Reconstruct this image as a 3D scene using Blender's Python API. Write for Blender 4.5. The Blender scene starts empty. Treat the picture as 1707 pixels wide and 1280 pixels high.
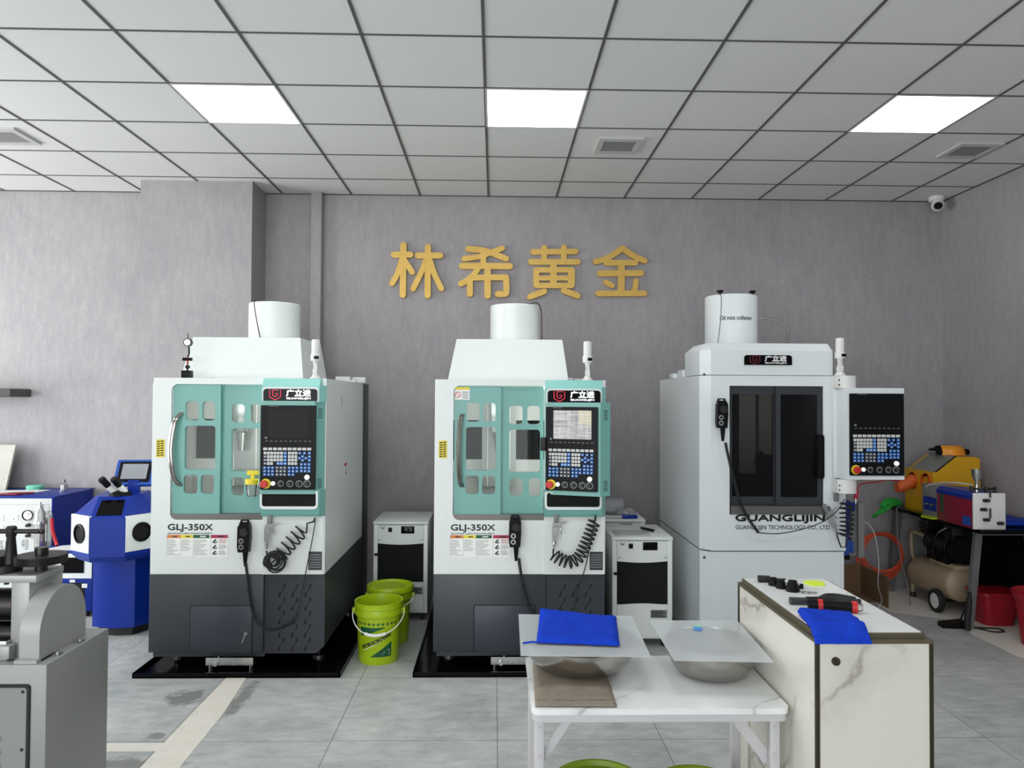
import bpy, bmesh, math, random
from mathutils import Matrix, Vector, noise
from mathutils.geometry import tessellate_polygon
random.seed(7)
PI = math.pi
sc = bpy.context.scene
COL = sc.collection

# ------------------------------------------------------------------ camera
EYE = 1.65
YAW, PITCH, ROLL, FPX = .02373, .02055, .0055, 1226.3
cam_data = bpy.data.cameras.new('camera'); cam_data.sensor_width = 36.0
cam_data.lens = FPX / 1707 * 36.0; cam_data.clip_start = .05
cam = bpy.data.objects.new('camera', cam_data); COL.objects.link(cam)
_cy, _sy, _cp, _sp = math.cos(YAW), math.sin(YAW), math.cos(PITCH), math.sin(PITCH)
fwd = Vector((_sy*_cp, _cy*_cp, _sp)); rt = Vector((_cy, -_sy, 0)); up = rt.cross(fwd)
rt2 = rt*math.cos(ROLL) + up*math.sin(ROLL); up2 = up*math.cos(ROLL) - rt*math.sin(ROLL)
cam.matrix_world = Matrix(((rt2.x, up2.x, -fwd.x, 0), (rt2.y, up2.y, -fwd.y, 0), (rt2.z, up2.z, -fwd.z, EYE), (0, 0, 0, 1)))
sc.camera = cam

# ------------------------------------------------------------------ world, daylight, exposure
world = bpy.data.worlds.new('daylight'); sc.world = world; world.use_nodes = True
world.node_tree.nodes['Background'].inputs[0].default_value = (.86, .93, 1, 1)
world.node_tree.nodes['Background'].inputs[1].default_value = .64
def area(name, loc, target, sx, sy, power, col):
    l = bpy.data.lights.new(name, 'AREA'); l.shape = 'RECTANGLE'; l.size = sx; l.size_y = sy
    l.energy = power; l.color = col
    o = bpy.data.objects.new(name, l); COL.objects.link(o); o.location = loc
    o.rotation_euler = (Vector(target) - Vector(loc)).to_track_quat('-Z', 'Y').to_euler()
    return o
area('shopfront_daylight', (-2.6, -3.6, 1.75), (-1.9, 6, 1.5), 6.4, 2.9, 250, (.95, .98, 1))
area('side_window_daylight', (-6.4, 4.1, 1.75), (0, 4.9, 1.6), 3.2, 2.6, 215, (.97, .99, 1))
for lx in (-1.565, .235, 2.632): area('added_overhead_fill', (lx, 2.1, 3.42), (lx, 2.1, 0), .58, .58, 13, (.97, .99, 1))  # unseen lamps added to brighten the counter and table tops
sc.view_settings.view_transform = 'Standard'; sc.view_settings.look = 'None'
sc.view_settings.gamma = 1.0; sc.view_settings.use_curve_mapping = False
sc.view_settings.exposure = 0.0

# ------------------------------------------------------------------ materials
def lin(c):
    return tuple(((v/255)/12.92 if v/255 <= .04045 else ((v/255+.055)/1.055)**2.4) for v in c)
class NT:
    def __init__(s, m): s.m = m; m.use_nodes = True; s.t = m.node_tree; s.t.nodes.clear()
    def n(s, typ, ins=None, **kw):
        nd = s.t.nodes.new(typ)
        for k, v in kw.items(): setattr(nd, k, v)
        for k, v in (ins or {}).items():
            if isinstance(v, bpy.types.NodeSocket): s.t.links.new(v, nd.inputs[k])
            else: nd.inputs[k].default_value = v
        return nd
    def math(s, op, a, b=0.0, c=0.0): return s.n('ShaderNodeMath', {0: a, 1: b, 2: c}, operation=op).outputs[0]
    def mix(s, f, a, b):
        nd = s.t.nodes.new('ShaderNodeMix'); nd.data_type = 'RGBA'
        for k, v in ((0, f), (6, a), (7, b)):
            if isinstance(v, bpy.types.NodeSocket): s.t.links.new(v, nd.inputs[k])
            else: nd.inputs[k].default_value = v if not isinstance(v, tuple) or len(v) == 4 else (*v, 1)
        return nd.outputs[2]
    def noise(s, vec, scale, det=4, rough=.55):
        return s.n('ShaderNodeTexNoise', {'Vector': vec, 'Scale': scale, 'Detail': det, 'Roughness': rough}).outputs[0]
    def ramp(s, f, a, b): return s.n('ShaderNodeMapRange', {'Value': f, 'From Min': a, 'From Max': b}).outputs[0]
    def out(s, sh): s.n('ShaderNodeOutputMaterial', {'Surface': sh})
    def pos(s, sx=1, sy=1, sz=1):
        g = s.n('ShaderNodeNewGeometry').outputs['Position']
        return s.n('ShaderNodeMapping', {'Vector': g, 'Scale': (sx, sy, sz)}).outputs[0]
def mat(name, rgb, rough=.5, metal=0.0, var=.06, scale=9.0, bump=0.0, bscale=300, spec=.5, coat=0.0, emit=0.0):
    m = bpy.data.materials.new(name); t = NT(m); c = lin(rgb)
    p = t.pos(); f = t.noise(p, scale)
    colr = t.mix(f, tuple(v*(1-var) for v in c), tuple(min(1, v*(1+var)) for v in c))
    rr = t.math('ADD', t.math('MULTIPLY', f, .08), rough - .04)
    d = {'Base Color': colr, 'Roughness': rr, 'Metallic': metal, 'Specular IOR Level': spec, 'Coat Weight': coat}
    if emit: d['Emission Color'] = (*c, 1); d['Emission Strength'] = emit
    if bump:
        d['Normal'] = t.n('ShaderNodeBump', {'Height': t.noise(p, bscale, 2), 'Strength': bump, 'Distance': .002}).outputs[0]
    t.out(t.n('ShaderNodeBsdfPrincipled', d).outputs[0]); return m
def glassy(name, tint, opacity, rough=.02, diffuse=(.5, .5, .5), dmix=0.0):
    """thin pane: transparent, tinted, with a reflection"""
    m = bpy.data.materials.new(name); t = NT(m)
    tr = t.n('ShaderNodeBsdfTransparent', {'Color': (*tint, 1)}).outputs[0]
    di = t.n('ShaderNodeBsdfDiffuse', {'Color': (*diffuse, 1)}).outputs[0]
    body = t.n('ShaderNodeMixShader', {0: dmix, 1: tr, 2: di}).outputs[0]
    gl = t.n('ShaderNodeBsdfGlossy', {'Roughness': rough}).outputs[0]
    fr = t.n('ShaderNodeFresnel', {'IOR': 1.45}).outputs[0]
    t.out(t.n('ShaderNodeMixShader', {0: t.math('MULTIPLY', fr, opacity), 1: body, 2: gl}).outputs[0]); return m
M = {}
M['white'] = mat('white enamel', (226, 231, 228), .34, var=.02)
M['white2'] = mat('cool white enamel', (226, 231, 232), .32, var=.02)
M['offwhite'] = mat('off white plastic', (224, 224, 220), .4, var=.02)
M['dark'] = mat('charcoal enamel', (47, 50, 56), .42, var=.05)
M['dark2'] = mat('slate enamel', (46, 49, 60), .4, var=.04)
M['teal'] = mat('teal enamel', (116, 173, 164), .36, var=.03)
M['teal2'] = mat('pale teal enamel', (138, 202, 194), .36, var=.03)
M['black'] = mat('black plastic', (15, 15, 17), .4, var=.1, spec=.15)
M['rubber'] = mat('black rubber', (22, 22, 22), .6, var=.1)
M['gloss'] = mat('black gloss', (8, 8, 11), .14, var=.1, spec=.12)
M['void'] = mat('black mesh', (6, 6, 7), .9, var=.2)
M['screen'] = mat('switched off screen', (22, 23, 25), .16, var=.05, spec=.08)
M['reflscreen'] = mat('screen with painted reflection', (146, 149, 154), .3, spec=.3)  # reflection on the welder monitor put into its base colour
M['wglass'] = mat('dusty grey glass', (124, 128, 120), .2)
M['lamp'] = mat('work lamp', (255, 253, 248), .5, emit=16)
M['grey'] = mat('mid grey paint', (128, 128, 126), .45, var=.04)
M['sill'] = mat('grey steel sill', (112, 110, 108), .35, metal=.6, var=.05)
M['steel'] = mat('brushed steel', (190, 190, 188), .28, metal=1, var=.08, scale=30)
M['chrome'] = mat('polished steel', (168, 165, 160), .2, metal=1, var=.05)
M['dsteel'] = mat('oiled dark steel', (70, 68, 66), .35, metal=1, var=.15, scale=20)
M['bluesteel'] = mat('blackened gear steel', (52, 50, 48), .45, metal=.7, var=.2, scale=30)
M['casting'] = mat('grey hammered paint', (164, 165, 163), .42, metal=.25, var=.06, scale=6)
M['cabgrey'] = mat('grey cabinet paint', (140, 141, 140), .4, metal=.15, var=.04, scale=4)
M['alu'] = mat('aluminium', (196, 198, 198), .38, metal=.9, var=.04)
M['blue'] = mat('royal blue enamel', (5, 44, 142), .36, var=.05, spec=.3)
M['blue2'] = mat('mid blue enamel', (30, 78, 166), .36, var=.04)
M['clothblue'] = mat('blue microfibre', (26, 62, 186), .95, var=.25, scale=60, bump=.5, bscale=700, spec=.1)
M['clothgrey'] = mat('grey brown cloth', (140, 130, 117), .95, var=.22, scale=35, bump=.6, bscale=500, spec=.1)
M['lime'] = mat('lime green plastic', (168, 196, 20), .35, var=.05)
M['olive'] = mat('olive green plastic', (122, 148, 20), .4, var=.05)
M['pgreen'] = mat('printed dark green', (16, 84, 52), .4)
M['pblack'] = mat('printed black', (24, 26, 26), .45)
M['pgrey'] = mat('printed grey', (120, 122, 122), .5)
M['pwhite'] = mat('printed white', (240, 240, 236), .45, var=.01)
M['pyellow'] = mat('yellow label', (232, 210, 48), .45, var=.03)
M['porange'] = mat('printed orange', (214, 128, 70), .5)
M['pred'] = mat('printed crimson', (170, 40, 74), .5)
M['red'] = mat('red plastic', (196, 34, 34), .35, var=.05)
M['binred'] = mat('red bucket plastic', (150, 14, 30), .4, var=.06)
M['keyw'] = mat('white key', (226, 226, 224), .45, var=.01)
M['keyb'] = mat('blue key', (44, 108, 184), .45, var=.03)
M['keyc'] = mat('teal blue key', (70, 130, 200), .45, var=.03)
M['keyg'] = mat('grey key', (104, 110, 120), .45, var=.03)
M['wbtn'] = mat('lit white button', (255, 255, 250), .4, emit=.35)
M['logored'] = mat('backlit red emblem', (222, 34, 62), .4, emit=.35)
M['logowhite'] = mat('backlit white lettering', (250, 252, 252), .4, emit=.7)
M['logodim'] = mat('unlit red emblem', (122, 24, 32), .4)
M['yellow'] = mat('yellow cabinet paint', (214, 160, 16), .4, var=.05)
M['orange'] = mat('orange rubber', (214, 96, 34), .55, var=.08)
M['amber'] = mat('amber visor plastic', (238, 150, 26), .25, var=.15, scale=40)
M['hoseorange'] = mat('orange hose', (226, 84, 48), .4)
M['hosered'] = mat('red hose', (196, 34, 50), .4)
M['hosewhite'] = mat('clear hose', (205, 205, 205), .3)
M['maroon'] = mat('maroon enamel', (134, 24, 50), .38, var=.05)
M['beige'] = mat('beige tank paint', (172, 154, 126), .4, var=.06)
M['card'] = mat('brown cardboard', (120, 92, 66), .9, var=.1)
M['bronze'] = mat('bronze trim', (112, 104, 84), .38, metal=.6, var=.08)
M['bronzed'] = mat('dark bronze trim', (66, 60, 46), .4, metal=.6, var=.1)
M['glove'] = mat('green glove rubber', (40, 168, 62), .6, var=.1)
M['leggrey'] = mat('table leg grey', (196, 194, 196), .42, var=.03)
M['darkleg'] = mat('dark grey steel leg', (120, 120, 122), .45, metal=.3)
M['shelf'] = mat('dark grey shelf', (72, 70, 70), .5)
M['shadedsteel'] = mat('inner steel with painted shade', (88, 90, 88), .35, metal=.9, var=.05)  # darker copy of the bowl steel, shade under the cover painted in
M['facepanel'] = mat('pale instrument panel', (202, 205, 203), .45, var=.02)
M['paper'] = mat('paper', (226, 226, 224), .8, var=.02)
M['neon'] = mat('fluorescent yellow', (214, 236, 60), .8, var=.1)
M['liner'] = mat('machine liner', (206, 206, 204), .35, var=.03)
M['mint'] = mat('mint green plastic', (120, 214, 180), .5)
M['pbag'] = glassy('clear plastic film', (.9, .9, .92), 1.0, .15, (.8, .8, .83), .3)
M['glass'] = glassy('clear window', (.96, .98, .97), .35, .02)
M['tint'] = glassy('smoked window', (.40, .39, .385), .3, .03, (.05, .05, .055), .10)
M['jar'] = glassy('clear jar', (.93, .95, .94), 1.2, .03, (.7, .7, .7), .12)
M['frost'] = glassy('frosted sheet', (.95, .97, .97), .4, .3, (.82, .85, .86), .36)
def gold():
    m = bpy.data.materials.new('gold flecked lettering'); t = NT(m); p = t.pos()
    f = t.noise(p, 14, 5); g = t.noise(p, 160, 3, .7)
    c = t.mix(f, lin((198, 150, 66)), lin((220, 186, 98))); c = t.mix(t.ramp(g, .55, .75), c, lin((250, 222, 140)))
    t.out(t.n('ShaderNodeBsdfPrincipled', {'Base Color': c, 'Roughness': .42, 'Metallic': .35}).outputs[0]); return m
M['gold'] = gold()
def wallmat():
    m = bpy.data.materials.new('mottled wallpaper'); t = NT(m)
    p = t.pos(); q = t.pos(1, 1, .28)
    a = t.noise(p, 1.3, 4); b = t.noise(q, 22, 5, .65); c = t.noise(t.pos(1, 1, .45), 46, 3, .6)
    f = t.math('ADD', t.math('MULTIPLY', a, .5), t.math('MULTIPLY', b, .5))
    colr = t.mix(t.ramp(f, .33, .68), lin((150, 146, 149)), lin((170, 166, 167)))
    colr = t.mix(t.math('MULTIPLY', t.ramp(c, .58, .76), .3), colr, lin((196, 191, 193)))
    bp = t.n('ShaderNodeBump', {'Height': c, 'Strength': .25, 'Distance': .004}).outputs[0]
    t.out(t.n('ShaderNodeBsdfPrincipled', {'Base Color': colr, 'Roughness': .62, 'Normal': bp, 'Specular IOR Level': .3}).outputs[0]); return m
M['wall'] = wallmat()
def floormat():
    m = bpy.data.materials.new('grey stone floor tile'); t = NT(m); p = t.pos()
    s = t.n('ShaderNodeSeparateXYZ', {0: p})
    def line(co, off, w):
        u = t.math('FRACT', t.math('ADD', t.math('DIVIDE', t.math('SUBTRACT', co, off), .8), 60.5))
        return t.math('LESS_THAN', t.math('ABSOLUTE', t.math('SUBTRACT', u, .5)), w/.8/2)
    joint = t.math('MAXIMUM', line(s.outputs[0], .024, .0042), line(s.outputs[1], 4.395, .0042))
    cell = t.n('ShaderNodeTexWhiteNoise', {0: t.n('ShaderNodeCombineXYZ', {
        0: t.math('FLOOR', t.math('DIVIDE', t.math('SUBTRACT', s.outputs[0], .024), .8)),
        1: t.math('FLOOR', t.math('DIVIDE', t.math('SUBTRACT', s.outputs[1], 4.395), .8))}).outputs[0]}, noise_dimensions='2D').outputs[0]
    a = t.noise(p, 2.2, 6, .6); b = t.noise(t.pos(1, 2.4, 1), 7, 7, .68); c = t.noise(p, 34, 5, .7)
    f = t.math('ADD', t.math('MULTIPLY', a, .45), t.math('MULTIPLY', b, .55))
    f = t.math('ADD', f, t.math('MULTIPLY', t.math('SUBTRACT', cell, .5), .06))
    colr = t.mix(t.ramp(f, .35, .66), lin((150, 156, 155)), lin((201, 201, 198)))
    colr = t.mix(t.math('MULTIPLY', t.ramp(c, .56, .75), .3), colr, lin((120, 122, 120)))
    # dark oily stains and pale scuffs, each with its own ragged outline
    def blob(x, y, rx, ry):
        dx = t.math('DIVIDE', t.math('SUBTRACT', s.outputs[0], x), rx); dy = t.math('DIVIDE', t.math('SUBTRACT', s.outputs[1], y), ry)
        d = t.math('SQRT', t.math('ADD', t.math('MULTIPLY', dx, dx), t.math('MULTIPLY', dy, dy)))
        return t.ramp(t.math('ADD', d, t.math('MULTIPLY', t.math('SUBTRACT', t.noise(p, 16, 6, .7), .5), 2.4)), 1.0, .55)
    st = t.math('MAXIMUM', t.math('MAXIMUM', blob(-1.68, 4.12, .13, .12), blob(-1.64, 3.66, .05, .05)), t.math('MAXIMUM', blob(-1.62, 3.38, .3, .07), blob(-1.38, 4.1, .05, .28)))
    colr = t.mix(t.math('MULTIPLY', st, .6), colr, lin((92, 90, 82)))
    scuff = t.math('MULTIPLY', t.math('MULTIPLY', blob(-2.3, 4.95, .42, .5), t.ramp(t.noise(t.pos(1, 2, 1), 24, 4, .7), .58, .62)), .8)
    colr = t.mix(scuff, colr, lin((232, 232, 230)))
    colr = t.mix(t.math('MULTIPLY', joint, .8), colr, lin((86, 86, 84)))
    ro = t.math('ADD', t.math('MULTIPLY', b, .25), .28)
    bp = t.n('ShaderNodeBump', {'Height': b, 'Strength': .08, 'Distance': .004}).outputs[0]
    t.out(t.n('ShaderNodeBsdfPrincipled', {'Base Color': colr, 'Roughness': ro, 'Normal': bp, 'Specular IOR Level': .35}).outputs[0]); return m
M['floor'] = floormat()
def terrazzo():
    m = bpy.data.materials.new('pale speckled stone strip'); t = NT(m); p = t.pos()
    a = t.noise(p, 120, 3, .7); b = t.noise(p, 9, 5)
    c = t.mix(b, lin((208, 202, 190)), lin((230, 226, 216))); c = t.mix(t.ramp(a, .62, .7), c, lin((150, 146, 136)))
    t.out(t.n('ShaderNodeBsdfPrincipled', {'Base Color': c, 'Roughness': .5}).outputs[0]); return m
M['terrazzo'] = terrazzo()
def marble(name, base, vein, sc_, rot, wid, dist=.55):
    m = bpy.data.materials.new(name); t = NT(m)
    g = t.n('ShaderNodeNewGeometry').outputs['Position']
    p = t.n('ShaderNodeMapping', {'Vector': g, 'Rotation': rot, 'Scale': (1, 1, 1)}).outputs[0]
    nz = t.n('ShaderNodeTexNoise', {'Vector': p, 'Scale': 2.0, 'Detail': 6.0, 'Roughness': .55}).outputs[1]
    w = t.n('ShaderNodeVectorMath', {0: p, 1: t.n('ShaderNodeVectorMath', {0: nz, 'Scale': dist}, operation='SCALE').outputs[0]}, operation='ADD').outputs[0]
    x = t.n('ShaderNodeSeparateXYZ', {0: w}).outputs[0]
    u = t.math('ABSOLUTE', t.math('SUBTRACT', t.math('FRACT', t.math('MULTIPLY', x, sc_)), .5))
    v = t.ramp(u, wid, 0.0); brk = t.ramp(t.noise(p, 3.4, 3), .42, .6)
    soft = t.math('MULTIPLY', t.ramp(u, wid*7, 0.0), .28)
    f = t.math('MULTIPLY', t.math('MINIMUM', t.math('ADD', t.math('MULTIPLY', v, .6), soft), 1.0), brk)
    c = t.mix(t.noise(p, 3, 4), tuple(k*.95 for k in lin(base)), lin(base)); c = t.mix(f, c, lin(vein))
    t.out(t.n('ShaderNodeBsdfPrincipled', {'Base Color': c, 'Roughness': .26, 'Coat Weight': .2}).outputs[0]); return m
M['marble'] = marble('cream veined marble', (222, 219, 208), (156, 150, 140), 2.3, (0, -.85, .5), .035)
M['tmarble'] = marble('white veined laminate', (236, 237, 236), (168, 170, 170), 3.3, (0, 0, .98), .022, .2)
def ceilmat():
    m = bpy.data.materials.new('mineral ceiling tile'); t = NT(m); p = t.pos()
    a = t.noise(p, 1.1, 3); c = t.noise(p, 240, 2, .6)
    colr = t.mix(a, lin((222, 222, 219)), lin((230, 230, 227))); colr = t.mix(t.math('MULTIPLY', t.ramp(c, .55, .7), .2), colr, lin((150, 150, 150)))
    t.out(t.n('ShaderNodeBsdfPrincipled', {'Base Color': colr, 'Roughness': .8, 'Specular IOR Level': .2}).outputs[0]); return m
M['ceil'] = ceilmat()
M['tbar'] = mat('grey ceiling grid', (84, 84, 84), .5, var=.03)
M['vent'] = mat('vent white', (196, 196, 193), .5, var=.02)
M['led'] = mat('lit diffuser', (250, 253, 255), .5, emit=8.0)
def glarescreen():
    m = bpy.data.materials.new('screen with painted glare'); t = NT(m); p = t.pos(1, 1, 1)  # window glare on the screen painted in as emission
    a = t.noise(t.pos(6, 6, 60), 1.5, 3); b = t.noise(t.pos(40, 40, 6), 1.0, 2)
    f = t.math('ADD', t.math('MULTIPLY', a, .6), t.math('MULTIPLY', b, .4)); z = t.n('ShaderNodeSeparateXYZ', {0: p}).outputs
    warm_glare = t.math('MULTIPLY', t.math('GREATER_THAN', z[2], 1.50), t.math('GREATER_THAN', z[0], .50))
    c = t.mix(t.ramp(f, .38, .62), lin((132, 134, 134)), lin((214, 214, 210))); c = t.mix(t.math('MULTIPLY', warm_glare, .6), c, lin((222, 214, 170)))
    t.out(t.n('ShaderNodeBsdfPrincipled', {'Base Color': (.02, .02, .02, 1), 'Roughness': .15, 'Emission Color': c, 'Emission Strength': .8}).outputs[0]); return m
M['glarescreen'] = glarescreen()
def stone():
    m = bpy.data.materials.new('speckled stone board'); t = NT(m); p = t.pos()
    c = t.mix(t.noise(p, 9, 5), lin((168, 168, 156)), lin((192, 192, 180))); c = t.mix(t.ramp(t.noise(p, 46, 4, .7), .62, .72), c, lin((112, 108, 92)))
    t.out(t.n('ShaderNodeBsdfPrincipled', {'Base Color': c, 'Roughness': .6}).outputs[0]); return m
M['stone'] = stone()

# ------------------------------------------------------------------ mesh helpers
def rrect(x0, x1, z0, z1, r, n=5, which=(1, 1, 1, 1)):
    pts = []
    for k, (cx, cz, a0) in enumerate(((x1-r, z0+r, -PI/2), (x1-r, z1-r, 0), (x0+r, z1-r, PI/2), (x0+r, z0+r, PI))):
        if which[k]:
            for i in range(n+1):
                a = a0 + PI/2*i/n; pts.append((cx + r*math.cos(a), cz + r*math.sin(a)))
        else:
            pts.append(((x1, z0), (x1, z1), (x0, z1), (x0, z0))[k])
    return pts
def circ(cx, cz, r, n=20, rz=None): return [(cx + r*math.cos(2*PI*i/n), cz + (rz or r)*math.sin(2*PI*i/n)) for i in range(n)]
def smooth_path(pts, k=6, closed=False):
    P = [Vector(p) for p in pts]; n = len(P); out = []
    rng = range(n) if closed else range(n-1)
    for i in rng:
        p1, p2 = P[i], P[(i+1) % n]
        p0 = P[i-1] if (i > 0 or closed) else p1*2 - p2
        p3 = P[(i+2) % n] if (i+2 < n or closed) else p2*2 - p1
        for j in range(k):
            t = j/k
            out.append(.5*((2*p1) + (p2-p0)*t + (2*p0-5*p1+4*p2-p3)*t*t + (3*p1-p0-3*p2+p3)*t*t*t))
    if not closed: out.append(P[-1])
    return out
_fonts = {}
def text_geo(s):
    if s not in _fonts:
        c = bpy.data.curves.new('t', 'FONT'); c.body = s; c.size = 1; c.resolution_u = 3; c.fill_mode = 'FRONT'
        o = bpy.data.objects.new('t', c); COL.objects.link(o)
        dg = bpy.context.evaluated_depsgraph_get(); dg.update()
        me = o.evaluated_get(dg).to_mesh()
        v = [(p.co.x, p.co.y) for p in me.vertices]; f = [tuple(p.vertices) for p in me.polygons]
        o.evaluated_get(dg).to_mesh_clear()
        bpy.data.objects.remove(o); bpy.data.curves.remove(c)
        _fonts[s] = (v, f)
    return _fonts[s]
class MB:
    def __init__(s, T=None): s.v = []; s.f = []; s.mi = []; s.T = T or Matrix()
    def add(s, vs, fs, m=0):
        b = len(s.v); s.v += [s.T @ Vector(p) for p in vs]
        s.f += [tuple(i+b for i in f) for f in fs]; s.mi += [m]*len(fs); return s
    def box(s, x0, x1, y0, y1, z0, z1, m=0, bev=0.0, seg=2):
        if bev <= 0:
            vs = [(x, y, z) for x in (x0, x1) for y in (y0, y1) for z in (z0, z1)]
            return s.add(vs, [(0, 1, 3, 2), (4, 6, 7, 5), (0, 4, 5, 1), (2, 3, 7, 6), (0, 2, 6, 4), (1, 5, 7, 3)], m)
        bm = bmesh.new(); bmesh.ops.create_cube(bm, size=1)
        for v in bm.verts: v.co = Vector(((x0+x1)/2 + v.co.x*(x1-x0), (y0+y1)/2 + v.co.y*(y1-y0), (z0+z1)/2 + v.co.z*(z1-z0)))
        bmesh.ops.bevel(bm, geom=bm.edges[:], offset=bev, segments=seg, affect='EDGES', profile=.5)
        bm.verts.index_update()
        s.add([v.co.copy() for v in bm.verts], [tuple(v.index for v in f.verts) for f in bm.faces], m); bm.free(); return s
    def bar(s, p0, p1, w, h, m=0, upv=(0, 0, 1)):
        p0, p1 = Vector(p0), Vector(p1); d = (p1-p0).normalized(); u = Vector(upv)
        if abs(d.dot(u)) > .98: u = Vector((0, 1, 0))
        a = d.cross(u).normalized()*w/2; b = a.cross(d).normalized()*h/2
        vs = [p + i*a + j*b for p in (p0, p1) for i, j in ((-1, -1), (1, -1), (1, 1), (-1, 1))]
        return s.add(vs, [(3, 2, 1, 0), (4, 5, 6, 7), (0, 1, 5, 4), (1, 2, 6, 5), (2, 3, 7, 6), (3, 0, 4, 7)], m)
    def cyl(s, p0, p1, r0, r1=None, n=20, m=0):
        p0, p1 = Vector(p0), Vector(p1); r1 = r0 if r1 is None else r1
        d = (p1-p0).normalized(); a = d.orthogonal().normalized(); b = d.cross(a)
        vs = [p + r*(math.cos(2*PI*i/n)*a + math.sin(2*PI*i/n)*b) for p, r in ((p0, r0), (p1, r1)) for i in range(n)]
        fs = [(i, (i+1) % n, n+(i+1) % n, n+i) for i in range(n)] + [tuple(range(n-1, -1, -1)), tuple(range(n, 2*n))]
        return s.add(vs, fs, m)
    def lathe(s, prof, c=(0, 0, 0), n=32, m=0, axis='z', closed=False):
        vs = []; c = Vector(c)
        for r, h in prof:
            for i in range(n):
                a = 2*PI*i/n; x, y = r*math.cos(a), r*math.sin(a)
                vs.append(c + Vector({'z': (x, y, h), 'y': (x, h, y), 'x': (h, x, y)}[axis]))
        k = len(prof); fs = []
        for j in range(k if closed else k-1):
            for i in range(n):
                a, b = j*n, ((j+1) % k)*n; q = (a+i, a+(i+1) % n, b+(i+1) % n, b+i)
                fs.append(q if axis != 'y' else q[::-1])
        return s.add(vs, fs, m)
    def ball(s, c, r, m=0, sz=1.0, n=16, k=8):
        return s.lathe([(max(1e-4, r*math.sin(PI*j/k)), -r*sz*math.cos(PI*j/k)) for j in range(k+1)], c, n, m)
    def tube(s, pts, r, n=8, m=0, closed=False, flat=1.0):
        P = [Vector(p) for p in pts]; N = len(P); vs = []
        t0 = (P[1]-P[0]).normalized(); a = t0.orthogonal().normalized()
        for i in range(N):
            if closed: t = (P[(i+1) % N]-P[i-1]).normalized()
            else: t = (P[min(i+1, N-1)]-P[max(i-1, 0)]).normalized()
            a = (a - t*a.dot(t)); a = a.normalized() if a.length > 1e-6 else t.orthogonal().normalized()
            b = t.cross(a)
            rr = r[i] if isinstance(r, (list, tuple)) else r
            vs += [P[i] + rr*(math.cos(2*PI*j/n)*a + flat*math.sin(2*PI*j/n)*b) for j in range(n)]
        fs = [(i*n+j, i*n+(j+1) % n, ((i+1) % N)*n+(j+1) % n, ((i+1) % N)*n+j) for i in range(N if closed else N-1) for j in range(n)]
        if not closed: fs += [tuple(range(n-1, -1, -1)), tuple(range((N-1)*n, N*n))]
        return s.add(vs, fs, m)
    def plate(s, outer, holes, a0, a1, m=0, axis='y'):
        """polygon (u,v) with holes, extruded from a0 to a1 along an axis"""
        loops = [list(outer)] + [list(h) for h in holes]
        flat = [p for l in loops for p in l]
        tris = tessellate_polygon([[Vector((u, v, 0)) for u, v in l] for l in loops])
        P = {'y': lambda u, v, a: (u, a, v), 'x': lambda u, v, a: (a, u, v), 'z': lambda u, v, a: (u, v, a)}[axis]
        N = len(flat); vs = [P(u, v, a0) for u, v in flat] + [P(u, v, a1) for u, v in flat]
        fs = []
        for t in tris:
            (x0, y0), (x1, y1), (x2, y2) = (flat[i] for i in t)
            t = tuple(t) if (x1-x0)*(y2-y0)-(x2-x0)*(y1-y0) > 0 else tuple(t)[::-1]
            fs += [t if axis != 'y' else t, tuple(i+N for i in t[::-1])]
        b = 0
        for l in loops:
            k = len(l); fs += [(b+i, b+N+i, b+N+(i+1) % k, b+(i+1) % k) for i in range(k)]; b += k
        return s.add(vs, fs, m)
    def text(s, txt, x0, x1, z0, z1, y, m=0, keep=False, slant=0.0, bold=None):
        v, f = text_geo(txt)
        if not v: return s
        us = [p[0] for p in v]; ws = [p[1] for p in v]; u0, u1, w0, w1 = min(us), max(us), min(ws), max(ws)
        kx = (x1-x0)/(u1-u0); kz = (z1-z0)/(w1-w0)
        if keep: kx = kz = min(kx, kz)
        vs = [(x0+(p[0]-u0)*kx + slant*(p[1]-w0)*kz, y, z0+(p[1]-w0)*kz) for p in v]
        s.add(vs, f, m)
        if bold:
            for dx, dz in ((bold, 0), (-bold, 0), (0, bold), (0, -bold)):
                s.add([(a+dx, b-.0001*(1+dx/bold), c+dz) for a, b, c in vs], f, m)
        return s
    def build(s, name, mats, parent=None, org=None, label=None, local=False, ang=32):
        """ONE mesh object; vertices are given in world space and moved to the thing's own origin"""
        me = bpy.data.meshes.new(name)
        o3 = Vector((0, 0, 0)) if local else Vector(parent['_o'] if parent is not None else (org or (0, 0, 0)))
        me.from_pydata([tuple(v - o3) for v in s.v], [], s.f)
        bm = bmesh.new(); bm.from_mesh(me); bmesh.ops.recalc_face_normals(bm, faces=bm.faces); bm.to_mesh(me); bm.free()
        mats = mats if isinstance(mats, (list, tuple)) else [mats]
        for q in mats: me.materials.append(M[q])
        if len(me.polygons) == len(s.mi): me.polygons.foreach_set('material_index', s.mi)
        me.polygons.foreach_set('use_smooth', [True]*len(me.polygons))
        me.set_sharp_from_angle(angle=math.radians(ang))
        o = bpy.data.objects.new(name, me); COL.objects.link(o)
        if parent is not None: o.parent = parent
        else: o.location = o3
        o['_o'] = tuple(o3)
        if label: o['label'] = label
        return o
def thing(name, label, cat, loc, group=None):
    o = bpy.data.objects.new(name, None); COL.objects.link(o); o.location = loc; o.empty_display_size = .05
    o['_o'] = tuple(loc); o['label'] = label; o['category'] = cat
    if group: o['group'] = group
    return o
def tag(o, label, cat, group=None):
    o['label'] = label; o['category'] = cat
    if group: o['group'] = group
    return o
def struct(o): o['kind'] = 'structure'; return o
def rotz(x, y, a, z=0): return Matrix.Translation((x, y, z)) @ Matrix.Rotation(a, 4, 'Z')
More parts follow.
